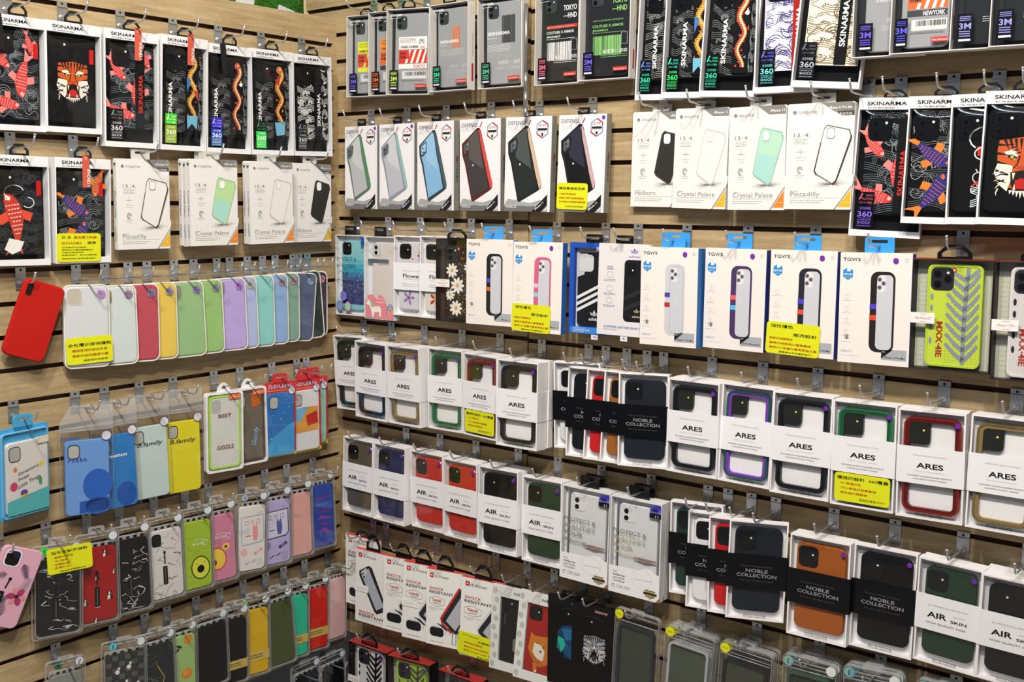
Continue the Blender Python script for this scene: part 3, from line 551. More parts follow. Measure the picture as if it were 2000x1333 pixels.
def mophie(r,W,H,top,o):
    T=12.5; pk='e9e7e4'; g=G(); g.prism([(-W/2,0),(W/2-1,0),(W/2-1,H*.22),(W/2+1.5,H*.27),(W/2+1.5,H*.31),(W/2-1,H*.33),(W/2-1,H-4),(W/2-5,H),(-W/2+3,H),(-W/2,H-3)],0,T,pk); b=g.obj('carton',r)
    hanger(r,W,H,top,'c9c7c0/g',T-2,'slot',44)
    a=A(W,H); gr='8d8e90'
    a.disc(.11,.083,3.4,'77797c',1,12); a.text('m',.11,.095,2.2,'f1f0ee',2,al='c'); a.text('mophie',.165,.095,6,'97989a',1,w=W*.27)
    a.poly([(.50,.0),(.95,.0),(.985,.022),(.985,.085),(.70,.085)],'858483',1); a.text(o.get('size','iPhone 11'),.96,.062,4.4,'f4f4f2',2,al='r',w=W*(.24 if len(o.get('size','iPhone 11'))<12 else .34),bold=.03)
    if o.get('sub',1): a.poly([(.72,.085),(.985,.085),(.985,.125),(.80,.125)],'4a4846',1); a.text('晶透黑框',.95,.12,3.4,'f0efec',2,al='r',w=W*.18)
    a.text('13.',.11,.315,6.6,'7b7c7e',1,w=W*.12); a.line([(.255,.27),(.255,.315)],.5,'a8a8a8',1); a.text('4.',.275,.315,6.6,'7b7c7e',1,w=W*.075)
    for v in(.335,.35,.365,.38): a.small(.12,.32,v,.6,'a0a0a0')
    a.line([(.22,.42),(.22,.49)],.6,gr,1); a.line([(.16,.455),(.28,.455)],.6,gr,1); a.small(.16,.30,.51,.6,'a0a0a0'); a.small(.17,.28,.535,.6,'a0a0a0')
    for k in range(4): a.line(arc(.22,.63,.018+.009*k,.014+.008*k,0,300,8),.6,gr,1)
    a.small(.15,.30,.68,.6,'a0a0a0'); a.small(.17,.28,.70,.6,'a0a0a0')
    fr,fill=o['c']
    splat(a,.68,.76,W*.27,'8a8a88',1)
    P=[(.60,.205),(.93,.255),(.955,.30),(.955,.325),(.76,.735),(.71,.765),(.47,.675),(.435,.64),(.555,.24)]
    a.poly(P,fr,2); ins=[(.68+(x-.68)*.94,.48+(y-.48)*.955) for x,y in P]; a.poly(ins,fill,3)
    if fr==fill: pass
    if o.get('fill2'): a.poly([(.52,.45),(.86,.5),(.72,.73),(.69,.745),(.48,.66),(.455,.63)],o['fill2'],4)
    a.raw(rr(*[a.P(.60,0)[0],a.P(.72,0)[0]],a.P(0,.34)[1],a.P(0,.235)[1],5),fr if fill!='2f2e2c' else 'f4f3f1',5); a.raw(rr(a.P(.607,0)[0],a.P(.713,0)[0],a.P(0,.334)[1],a.P(0,.241)[1],4.6),'f4f3f1' if fill!='e9e7e4' else 'ecebe9',6)
    if o.get('band'): a.line([(.955,.31),(.955,.34),(.80,.66),(.76,.735),(.71,.765)],2.4,o['band'],5); a.line([(.52,.37),(.435,.64),(.47,.675)],1.8,o['band'],5)
    a.text(o['name'],.09,.875,9 if len(o['name'])<10 else 8,'8f9092',1,w=W*o.get('nw',.42)); a.rect(.09,.89,.80,.8925,'b0b0b0',1); a.small(.09,.62,.918,.8,'a0a0a0',1); a.small(.09,.55,.938,.8,'a0a0a0',1); a.small(.09,.22,.83,.6,'a0a0a0',1)
    a.poly([(.74,1),(.985,.775),(.985,.795),(.765,1)],'9a9a98',1); a.poly([(.80,.975),(.985,.81),(.985,.975)],o.get('tri','e9b62c'),1); a.small(.90,.97,.93,1,'f6e2b0',2)
    a.obj('printed_front',b)
    q=A(T,H,0); q.text(o['name'],.35,.36,5,'77797c',1,rot=-90,w=56); q.text('mophie',.35,.75,5,'77797c',1,rot=-90,w=30); q.poly([(.15,.05),(.9,.05),(.5,.09)],'4a4a4c',1); so=q.obj('side_lettering',b); so.rotation_euler=(0,0,-math.pi/2); so.location=(-W/2000-.0003,T/2000,0)
BUMP={'gold':('b59a68/b','8f7a4c'),'green':('4fae72/b','1d5a36'),'red':('c8392c/b','5e1712'),'black':('3a3b3e/b','131314'),'iris':('2f8a78/b','7a3fae'),'green2':('2e5c48/b','1b2b22')}
def kdoo(r,W,H,top,o):
    T=18; tray(r,W,H,T,'f0eeef',3,'carton',back='f2f2f4' if o.get('white',1) else 'e4e2e0')
    hanger(r,W,H,top,'clear',T-5,'slot',46)
    kind=o['k']; x0,x1,z0,z1=-W/2+9,W/2-8,11,H-13
    if kind=='ares':
        fr,dk=BUMP[o['col']]
        g=G(); g.ring(rr(x0,x1,z0,z1,15,7),rr(x0+3.8,x1-3.8,z0+3.4,z1-3.4,12,7),3,13,fr); g.ring(rr(x0+3.5,x1-3.5,z0+3.2,z1-3.2,12.3,7),rr(x0+9.5,x1-9.5,z0+7.5,z1-8.5,8,7),4.0,12,dk+'/g')
        if o['col']=='iris': g.ring(rr(x0-.2,x1+.2,z0-.2,z1+.2,15,7),rr(x0+1,x1-1,z0+1,z1-1,14,7),6,13,'7a3fae/b')
        g.obj('bumper_case',r,label=o.get('cl'))
        g=G(); g.prism(rr(x0+6,x1-6,z0+6,z1-6,10,5),11.5,13,'fbfbfc/g'); bp=g.obj('clear_back',r)
        s=(x1-x0)*.40; g=G(); phone_cam(g,x0+6,x0+6+s,z1-6-s*1.1,z1-6,5.5,'dark','262722/g',s*.26); g.prism(rr(x0+6,x0+6+s,z1-6-s*1.1,z1-6,9),5.8,11.5,'1c1d1a/g'); g.obj('camera_cutout',bp)
    else:
        key=o['col']
        c=casebody(r,x0+2,x1-1,z0+4,z1-1,5,key,8,13,'two' if o.get('cam')=='two' else 'dark',camkey=o.get('ck','101113/g'),bev=2.4,camx=.05)
        if o.get('flower'):
            a=A(x1-x0-3,z1-z0-5,5,(x0+x1+1)/2,z0+4); rn=random.Random(3)
            for i in range(70): a.disc(rn.uniform(.05,.95),rn.uniform(.25,.97),rn.uniform(.6,1.4),rn.choice(('ffffff','c9c6d4','b8b4c0','e8e2d0')),1,5)
            f=o['flower']; daisy(a,.38,.82,18,f[0],f[1],2,5); daisy(a,.80,.20,12,f[1],f[0],2,6); daisy(a,.85,.75,10,f[1],f[0],2,6); daisy(a,.5,.25,9,'e6e2ea',f[1],2,6); a.obj('flower_print',c)
    bz0,bz1=H*.325,H*.665; bd=o.get('band','white'); wk='eeeef2' if bd=='white' else '0c0d11/g'
    ex=.8 if bd=='white' else 2.6
    g=G(); g.box(-W/2-ex,W/2+ex,-1.0,-.4,bz0,bz1,wk); g.box(-W/2-ex,-W/2-.3,-.4,T,bz0,bz1,wk); g.box(W/2+.3,W/2+ex,-.4,T,bz0,bz1,wk); b=g.obj('paper_band',r,label=('white' if bd=='white' else 'black')+' paper band around the carton')
    a=A(W,bz1-bz0,-1.0,0,bz0)
    if kind=='ares':
        a.text('ARES',.5,.56,8.6,'17161a',1,al='c',w=W*.40,bold=.045); a.text('Protects from drops of up to 10ft (3m)',.5,.24,2.2,'a6a6ae',1,al='c',w=W*.50); a.text('Easy on, one-piece installation',.5,.66,1.8,'b6b6bc',1,al='c',w=W*.44); a.text('MACHINED ALUMINUM BUMPER PROTECTS',.5,.80,2.3,'4c4c54',1,al='c',w=W*.66); a.text('YOUR DEVICE WITHOUT THE BULK',.5,.88,2.3,'4c4c54',1,al='c',w=W*.50)
    elif kind=='air':
        a.text('ALL AROUND FULL PROTECTION',.5,.30,2.5,'9a9aa4',1,al='c',w=W*.62); a.text('AIR',.19,.62,9.5,'17161a',1,w=W*.31,bold=.045); a.text('SKIN',.56,.65,4.8,'17161a',1,w=W*.25,bold=.03); a.small(.6,.8,.47,.8,'a6a6ae'); a.text('HIGH QUALITY CASE',.18,.80,3.2,'4c4c54',1,w=W*.62)
    elif kind=='noble':
        c='8c8c90'; a.text('Restore Original Beauty',.5,.36,3.2,'4a4a4e',1,al='c',w=W*.56); a.text('NOBLE',.5,.52,6.2,c,1,al='c',w=W*.38,bold=.035); a.text('COLLECTION',.5,.66,6.2,c,1,al='c',w=W*.68,bold=.035); a.text('Not too soft Not too hard',.5,.79,3.2,'4a4a4e',1,al='c',w=W*.56)
    else:
        a.text('Flower',.28,.54,8.6,'3c3c42',1,w=W*.52,bold=.03); a.small(.28,.8,.30,.9,'9a9aa4'); a.rect(.28,.60,.9,.61,'9a9aa4'); a.small(.28,.8,.78,.9,'9a9aa4',rows=2,step=.07)
    a.obj('lettering',b)
    a=A(W,H,.2); a.text('K·DOO',.085,.052,3.6,'1a1a1c',0,w=W*.19,bold=.05); a.text('PROTECTIVE CASE',.5,.955,2.3,'2a2a2c',0,al='c',w=W*.38,bold=.03); a.text('STYLISH CREATIVE',.5,.972,2.3,'2a2a2c',0,al='c',w=W*.38,bold=.03); a.obj('window_lettering',r)
    film(r,W,H,.5)
    if o.get('dot'): dot(W/2-13,H-21,4.6,-.6,'6a2ca0',r)
    if 'note' in o: note(r,-W/2+8,W/2-6,9,bz0-1 if bz0<66 else 62,-1.2,NOTE['ares'])
def tovis(r,W,H,top,o):
    T=18; g=G(); g.box(-W/2,W/2-.4,0,T,0,H,'efe9e4'); g.box(W/2-.6,W/2,.6,T,0,H-1,o.get('sp','2f6fb4')); b=g.obj('carton',r,label='off-white carton with blue spine')
    hanger(r,W,H,top+9,'3f9be6/g',T-3,'slot',52)
    a=A(W,H); a.text("TGVi'S",.04,.075,5.6,'3a3634',1,w=W*.25,bold=.03); a.hexa(.115,.19,10.2,'2f8ed2',1); a.rect(.10,.135,.15,.17,'e6f1fa',2); a.text('10FT/3M',.115,.205,3.4,'f4faff',2,al='c',w=15,bold=.03); a.small(.07,.16,.225,.8,'cfe6f8',2)
    for v in(.40,.51,.615,.72): a.line(arc(.115,v,.028,.02,20,340,9),.45,'b9b2ac',1); a.small(.05,.18,v+.035,.6,'c8c2bc'); 
    a.bars(.09,.745,.15,.785,'55504c',1,3); a.small(.04,.2,.81,.6,'c8c2bc'); a.text('VIBRANT',.035,.905,4,'9fb8d8',1,w=W*.17); a.small(.03,.32,.935,.5,'d0cac4')
    bc,b1,b2=o['c']
    a.rrect(.44,.165,.78,.885,13,bc,2); a.rrect(.525,.19,.755,.865,9,'3a3a40' if bc!='cfcdd8' else '8f8d98',3); a.rrect(.53,.193,.752,.862,8.5,'cccdd6',4)
    a.poly([(.44,.40),(.535,.42),(.535,.80),(.44,.82)],bc,3)
    a.rect(.437,.455,.53,.50,b1,5); a.rect(.437,.555,.53,.60,b2,5)
    a.rrect(.535,.20,.65,.345,5,'e6e2e0',5)
    for u,v in((.565,.235),(.62,.268),(.565,.305)): a.disc(u,v,4.0,'84848e',6,12); a.disc(u,v,2.4,'4a4b58',7,10)
    a.rect(.62,.855,.965,.95,'a9afb4',1); a.poly([(.62,.855),(.78,.855),(.62,.94)],'1c1a1a',2); a.text('For',.635,.885,2.6,'e8e8e8',3); a.text(o.get('size','iPhone 11 Pro Max'),.945,.935,3.4,'26262a',3,al='r',w=W*(.28 if len(o.get('size','iPhone 11 Pro Max'))>10 else .17),bold=.02); a.line(arc(.925,.06,.022,.014,40,400,8),.5,'8a8682',1)
    a.obj('printed_front',b)
    if o.get('dot'): dot(W/2-W*.19-4,H-H*.064,4.8,-1.6,'7a2aa8',r)
    if 'note' in o: note(r,-W/2+(1 if o['note']==1 else -3),W/2-26,1,60,-2.2,NOTE['vib'],2)
def silicone(r,W,H,top,o):
    T=11; g=G(); x=W/2
    if o.get('cam'):
        g.prism(rr(-x+2.5,x-2.5,3.5,H-3.5,12,7),.8,9,o['c'],bev=3)
    else: g.prism(rr(-x+2.5,x-2.5,3.5,H-3.5,12,7),.8,9,o['c'],bev=3)
    c=g.obj('silicone_case',r)
    g=G(); g.prism(rr(-x+7,-x+36,H-40,H-8,8),.4,2,'c9c4ae/s' if o.get('cam') else '8f8a78/s'); g.ring(rr(-x+6,-x+37,H-41,H-7,9),rr(-x+7.5,-x+35.5,H-39.5,H-8.5,8),.1,1.5,o['c']); g.obj('camera_opening',c)
    g=G(); g.ring(rr(-x,x,0,H,15,7),rr(-x+2.4,x-2.4,3,H-3,13,7),2,T,'ece9de/g'); g.obj('plastic_shell',r,label='ivory edged clear plastic shell')
    g=G(); g.prism(rr(-x+2,x-2,2,H-2,13,6),-.2,.0,'film'); g.obj('shell_front',r)
    hanger(r,W,H,top,'clear',5,'slot',40)
    if o.get('st'):
        z=H-20; X=x-17; g=G(); g.prism([(X+9*math.cos(t*.3927),z+9*math.sin(t*.3927)) for t in range(16)],-.8,-.3,o['st']); s=g.obj('size_sticker',r)
        a=A(20,20,-.8,X,z-10); 
        for t,v in(('For',.36),('iPhone',.56),('11',.80)): a.text(t,.5,v,3.0,'3c2c4c',1,al='c',w={'For':8,'iPhone':13,'11':6}[t],bold=.03)
        a.obj('lettering',s)
    if 'note' in o: note(r,-x+2,x+3,10,65,-1.6,NOTE['sil'],-2)
def redcase(r,W,H,top,o):
    g=G(); ho=rr(-W/2,W/2,0,H,13,7); g.prism(ho,0,9,'b9201a/s',bev=3); c=g.obj('silicone_case',r,label='bare red silicone case hung by its camera hole'); g=G(); g.prism(rr(-W/2+7,-W/2+20,H-34,H-7,6.3),-.3,.2,'1a0f0e'); g.ring(rr(-W/2+6.3,-W/2+20.7,H-34.7,H-6.3,7),rr(-W/2+7.3,-W/2+19.7,H-33.7,H-7.3,6),-.6,.2,'c42a22/s'); g.obj('camera_opening',c)
    g=G(); g.prism(rr(-W/2+1,W/2-1,1,H-1,12),9,10,'16181a/s'); g.obj('lining',c)
def blister(r,W,H,top,o):
    """case in a clear hinged shell; W x H is the case itself"""
    x=W/2; sh='clear'; ex=8; hz=H+30
    g=G(); g.ring(rr(-x-ex,x+ex,-8,hz,9),rr(-x-ex+1.3,x+ex-1.3,-6.7,hz-1.3,8),2,10,'edge'); g.ring(rr(-x-2.5,x+2.5,-3,H+9,8),rr(-x-1.6,x+1.6,-2,H+8,7),-2.2,6,'edge'); g.obj('clear_shell',r,label='clear plastic shell around the case')
    g=G(); g.box(-x-ex+2,x+ex-2,6,6.3,-6,hz-2,'clear'); g.box(-x-2,x+2,-2,-1.8,-1,H+7,'film'); g.tube([(-x-ex+3,1.4,hz-7),(x+ex-3,1.4,hz-7)],.9,'edge',6); g.tube([(-x-ex+3,1.4,H+10),(x+ex-3,1.4,H+10)],.9,'edge',6); g.obj('shell_front',r)
    hanger(r,W,hz-8,max(top,hz+6),'edge',6.4,'slot',34)
    c0=o['c']; g=G(); g.prism(rr(-x,x,0,H,10,6),0,8.5,c0,bev=2.2); c=g.obj('phone_case',r,label=o.get('cl'))
    if o.get('cam'): g=G(); g.prism(rr(-x+6,-x+28,H-36,H-8,7),-.4,.4,'15161a/g'); g.obj('camera_opening',c)
    g=G(); 
    for i in range(8): g.box(-x+8+i*(W-16)/8,-x+8+(i+1)*(W-16)/8-.2,4,5,H+1,H+7,'1a1b1d' if i%2 else 'd8d8d4')
    g.obj('checked_insert',r)
    a=A(W,H,0); k=o.get('art'); rn=random.Random(o.get('seed',1))
    if k=='marbleb': marble(a,'dfe3e4',24,o.get('seed',1),w=1.2)
    if k=='marblew': marble(a,'6b5f5c',11,5,w=1.4); marble(a,'b8b0ac',9,9,w=2)
    if k in('marbleb','marblew','dogs','flor'):
        a.disc(.45,.33,3.2,'0f1013',3,10); a.rect(.43,.33,.47,.50,'0f1013',3); a.rrect(.38,.53,.52,.80,2,'0f1013',3); a.line([(.45,.55),(.45,.78)],.7,'8f9296',4); a.line([(.38,.805),(.52,.805)],1,'e4e6e8',4)
    if k=='dogs':
        for u,v,s in((.68,.08,9),(.45,.38,9),(.78,.66,11),(.12,.70,9),(.4,.97,7),(.92,.35,6)): dog(a,u,v,s)
    if k in('avo','avo2'):
        bg='bcd070' if k=='avo' else 'd98aa6'
        for i in range(16): a.line(arc(rn.uniform(.1,.9),rn.uniform(.05,.95),.07,.02,0,180,6),1.2,'8fb52a' if k=='avo' else 'c96a8c',1)
        cx,cy=(.60,.70) if k=='avo' else (.38,.66); R=21
        a.disc(cx,cy,R*1.12,'2f3a17' if k=='avo' else 'c8452e',2,18,ry=R*1.3,rot=.2); a.disc(cx,cy,R,'d9de4a' if k=='avo' else 'f0c94a',3,18,ry=R*1.18,rot=.2)
        if k=='avo': a.disc(cx,cy+.02,9,'1a1416',4,14); a.disc(cx-.12,cy-.06,1.4,'1a1416',4,6); a.disc(cx+.13,cy-.07,1.4,'1a1416',4,6)
        else: a.disc(cx-.1,cy+.05,7,'8a3a22',4,12); a.disc(.68,.5,9,'f2d06a',3,12); a.disc(.68,.5,4,'7a2f20',4,10)
        a.text('M O K',.35,.36,6,'f2f2ea' ,4,w=26,bold=.03); a.text('guo-xing',.40,.29,3.6,'f2f2ea',4,w=24)
        a.line(arc(.78,.34,.08,.04,0,320,8),1.3,'f2f2ea',4)
    if k in('game','game2'):
        w=k=='game'; e='8fb0dc' if w else '17181c'; a.line([(.10,.17),(.92,.15),(.94,.52),(.84,.575),(.12,.60)],2.2,e,2,closed=True); 
        if not w: a.poly([(.12,.18),(.90,.165),(.92,.51),(.82,.56),(.13,.58)],'d6d4ea',1)
        c1='e07a84' if w else '2b2c50'
        for u,v,s in((.3,.26,5),(.5,.25,4),(.72,.25,5),(.32,.38,5)): a.line(arc(u,v,s/W,s/H,0,330,9),1,c1 if u!=.32 else '7ab2dc',2)
        a.poly([(.52,.34),(.56,.28),(.6,.34),(.66,.28),(.7,.35),(.72,.45),(.68,.54),(.56,.54),(.52,.46)],'ee9aa2' if w else '5a63a8',2); a.line([(.26,.46),(.44,.46)],1.8,'d8434c' if w else e,3)
        a.line([(.6,.75),(.86,.69)],8 if not w else 1.2,'6f6fb8' if not w else c1,2); a.disc(.62,.745,3,'1b1c26' if not w else 'e58a92',3,10); a.disc(.84,.695,3,'1b1c26' if not w else 'e58a92',3,10)
        a.disc(.2,.70,9,'8c86c0' if not w else 'efb9bd',2,14)
        a.line([(.26,.90),(.42,.86)],2,'8fb0dc' if w else e,2); a.line([(.48,.88),(.64,.84)],2,'8fb0dc' if w else e,2)
        for i in range(5):
            for j in range(5): a.disc(.70+.045*i,.84+.026*j,.8,e,2,6)
        a.small(.68,.9,.12,1.2,'e07a84' if w else '8c86c0')
    if k=='orange':
        for u,v,s in((.78,.08,11),(.1,.52,10),(.72,.62,13),(.3,.95,9)): a.disc(u,v,s,'e8922c',1,14); a.disc(u-.03,v-.012,s*.5,'f0a544',2,10)
        for u,v in((.40,.22),(.3,.80)): a.disc(u,v,9,'1f3a1c',2,8,ry=3.6,rot=.5); a.disc(u+.10,v-.06,8,'1f3a1c',2,8,ry=3.2,rot=-.5)
    if k=='blueabs':
        for i in range(6): a.poly([(.1+.1*i,.2+.1*i),(.8,.18+.12*i),(.9,.22+.12*i),(.2,.25+.1*i)],rn.choice(('6a3fa0','8a4aa8','3f68c8')),1)
    if k=='stand': a.line([(.2,.5),(.28,.5),(.28,.85),(.2,.85)],.8,'c98f86',1,closed=True); a.line(arc(.5,.3,.2,.06,200,330),.8,'c98f86',1)
    if k=='check':
        for i in range(6):
            for j in range(11):
                if (i+j)%2: a.rect(i/6+.01,j/11+.01,(i+1)/6-.01,(j+1)/11-.01,'55585a',1)
        for u,v in((.3,.25),(.6,.2),(.5,.45),(.8,.5),(.55,.7)): a.disc(u,v,5,'e8e8e4',2,9); a.disc(u+.04,v-.05,3,'e8e8e4',2,8)
    if k=='leafb':
        marble(a,'5a6a58',10,4,w=1.6); a.line([(.5,.3),(.7,.5),(.5,.8)],2,'b99a4a',2)
    if a.f: a.obj('case_print',c)
    if o.get('belt'):
        g=G(); g.box(-x-1,x+1,-1.0,-.5,H*.20,H*.34,'cdb25c'); s=g.obj('paper_band',r,label='kraft paper band'); b=A(W,H*.14,-1.0,0,H*.2); b.small(.3,.8,.4,2,'5a4a22',rows=2,step=.25); b.obj('lettering',s)
    z=H+20; X=x-6; g=G(); g.prism([(X+9.5*math.cos(t*.3927),z+9.5*math.sin(t*.3927)) for t in range(16)],-.2,.4,o.get('rim','8fa0b0/h')); g.prism([(X+8.6*math.cos(t*.3927),z+8.6*math.sin(t*.3927)) for t in range(16)],-.5,-.2,'d6dedd'); b=g.obj('round_sticker',r); a=A(20,20,-.5,X,z-10)
    for u,v in((.5,.2),(.3,.4),(.7,.45),(.5,.5),(.4,.7),(.62,.75)): a.disc(u,v,.5,'7a8284',0,5)
    a.obj('lettering',b)
    if o.get('ist'):
        X=-x+16; g=G(); g.prism([(X+8*math.cos(t*.3927),z+8*math.sin(t*.3927)) for t in range(16)],1,1.4,o['ist']); b=g.obj('logo_sticker',r); a=A(16,16,1,X,z-8); a.text("i",.44,.80,9,'17181a',0,bold=.06); a.disc(.66,.22,1,'17181a',0,6); a.obj('lettering',b)
    if 'note' in o: note(r,-x+o.get('nx',18),-x+o.get('nx',18)+88,H-28,H+25,-3.2,NOTE['stand'],-3)
def bagcase(r,W,H,top,o):
    x=W/2; g=G(); g.prism(rr(-x,x,0,H,9,5),0,8.5,o['c'],bev=2); c=g.obj('phone_case',r,label=o.get('cl'))
    g=G(); g.ring(rr(-x+5,-x+29,H-37,H-8,8),rr(-x+6.5,-x+27.5,H-35.5,H-9.5,7),-.5,1,'1a1b1f'); g.prism(rr(-x+6.5,-x+27.5,H-35.5,H-9.5,7),-.3,.4,'b5b5ae/s'); g.obj('camera_opening',c)
    a=A(W,H,0)
    for t in o.get('txt',()): a.text(*t[:5],2,w=t[5],bold=t[6] if len(t)>6 else 0,shear=t[7] if len(t)>7 else 0)
    for p in o.get('sh',()): a.poly(p[0],p[1],1)
    for p in o.get('ov',()): a.disc(p[0],p[1],p[2],p[4],p[5] if len(p)>5 else 1,18,ry=p[3])
    if a.f: a.obj('case_print',c)
    t=max(top,H+40); g=G(); bx=x+9
    g.box(-bx,bx,-1.6,-1.4,-5,H+26,'film'); g.box(-bx,bx,9.5,9.7,-5,H+26,'clear'); g.prism([(-bx,H+18),(bx,H+18),(bx,t-3),(-bx+22,t),(-bx,H+38)],2,2.3,'frost'); g.tube([(-bx,1.5,H+20),(bx,1.5,H+20)],.8,'edge',6); g.tube([(-bx,1.2,H+26),(bx,1.2,H+26)],.8,'edge',6); g.tube([(-bx,4,-5),(-bx,4,H+38)],.5,'edge',5); g.tube([(bx,4,-5),(bx,4,t-4)],.5,'edge',5); g.obj('clear_bag',r,label='clear plastic bag with stiff header')
    g=G(); g.tube([(6+8*math.cos(k*.5236),-3,top-8+8*math.sin(k*.5236)) for k in range(13)],1.1,'b8babc/m',6,False); g.obj('metal_ring',r)
    X,z=x-6,H+6; g=G(); g.prism([(X+10*math.cos(t*.3927),z+10*math.sin(t*.3927)) for t in range(16)],-2.6,-2.1,'b9a8e8/h'); g.prism([(X+8.8*math.cos(t*.3927),z+8.8*math.sin(t*.3927)) for t in range(16)],-2.9,-2.6,'dcdede'); g.obj('round_sticker',r)
def cardcase(r,W,H,top,o):
    """case in a tray or on a coloured card with hang tab"""
    x=W/2; k=o['card']; T=14
    g=G(); hz=max(top,H+14)
    if k=='white':
        g.ring(rr(-x,x,0,H,8),rr(-x+5,x-5,5,H-5,7),0,T-2,'f0eff2/g'); g.prism(rr(-x+5,x-5,5,H-5,6),T-5,T-3,o.get('back','d4d6d0/s')); g.prism([(18*math.cos(t*.2618),H-6+(hz-H+6)*math.sin(t*.2618)) for t in range(13)]+[(-18,H-8),(18,H-8)],5,6.2,'f2f1f3/g') ; g.prism(rr(-5,5,hz-14,hz-9,2.4,3),4.6,5,'6a6a6c')
    else:
        kk={'red':'d3333a','blue':'4aa8dc/g'}[k]
        g.prism(rr(-x,x,0,H,7),8,T-2,kk); o1=rr(-21,21,H-10,hz,8,4); cz=hz-9; g.ring(o1,rr(-12,12,cz-3,cz+3,2.8,4),8,T-2,kk)
        if k=='red': g.prism(rr(-x,x,0,9,3),7.4,8,'e2cf2a'); g.box(-x+2,x-2,7.4,8,H-21.5,H-20.3,'e9b63c')
        if k=='blue': g.ring(rr(-x+4,x-4,4,H-8,7),rr(-x+6,x-6,6,H-10,6),3,8,'7cc4ea/g')
    cd=g.obj('backing_card',r)
    if k=='red': a=A(W,H,8); a.text('クレヨンしんちゃん',.10,.08,8,'4aa6dc',2,w=W*.78,bold=.09); a.text('クレヨンしんちゃん',.10,.08,8,'f4f2ee',4,w=W*.78,bold=.02); a.obj('lettering',cd)
    cx0,cx1,cz0,cz1={'white':(-x+9,x-8,9,H-9),'red':(-x+3,x-9,5,H-26),'blue':(-x+12,x-6,9,H-28)}[k]
    g=G(); g.prism(rr(cx0,cx1,cz0,cz1,9,5),1.5,8,o['c'],bev=2); c=g.obj('phone_case',r,label=o.get('cl')); w=cx1-cx0
    if o.get('rim'): g=G(); g.ring(rr(cx0-1,cx1+1,cz0-1,cz1+1,10),rr(cx0+4,cx1-4,cz0+4,cz1-4,7),.9,8.3,o['rim']); g.obj('coloured_rim',c)
    g=G(); g.ring(rr(cx0+5,cx0+30,cz1-38,cz1-8,8),rr(cx0+6.3,cx0+28.7,cz1-36.7,cz1-9.3,7),.8,2.5,'26272b' if o['c']!='d9dcd6/g' else 'c4c6c2'); g.prism(rr(cx0+6.3,cx0+28.7,cz1-36.7,cz1-9.3,7),1,2,'b9b9b4/s'); g.obj('camera_opening',c)
    a=A(w,cz1-cz0,1.5,(cx0+cx1)/2,cz0)
    for p in o.get('sh',()): a.poly(p[0],p[1],p[2] if len(p)>2 else 1)
    for p in o.get('ov',()): a.disc(p[0],p[1],p[2],p[4],p[5] if len(p)>5 else 1,18,ry=p[3])
    for t in o.get('txt',()): a.text(*t[:5],4,w=t[5],al='c' if t[1]==.5 else 'l',bold=t[6] if len(t)>6 else 0,shear=t[7] if len(t)>7 else 0,rot=t[8] if len(t)>8 else 0)
    for l in o.get('ln',()): a.line(l[0],l[1],l[2],3)
    if a.f: a.obj('case_print',c)
    g=G(); g.prism(rr(-x+2,x-2,3,H-9,6),-.6,-.4,'film'); g.obj('plastic_cover',r)
    if o.get('lab'):
        g=G(); lx=x-38; g.box(lx,lx+30,-1.0,-.6,H-19,H-7,'e2724a'); s=g.obj('size_label',r); a=A(30,12,-1.0,lx+15,H-19); a.text('for iPhone 11',.5,.66,4,'f8ece4',0,al='c',w=25,bold=.02); a.obj('lettering',s)
    elif k=='blue': g=G(); g.box(x-30,x-6,-1,-.6,H-38,H-24,'dcd8c4'); g.obj('blank_label',r)
    else:
        X,z=x-18,H-22; g=G(); g.prism([(X+9.5*math.cos(t*.3927),z+9.5*math.sin(t*.3927)) for t in range(16)],-1.2,-.6,'9a9ae0/h'); g.prism([(X+8.4*math.cos(t*.3927),z+8.4*math.sin(t*.3927)) for t in range(16)],-1.5,-1.2,'e0e0e2'); g.obj('round_sticker',r)
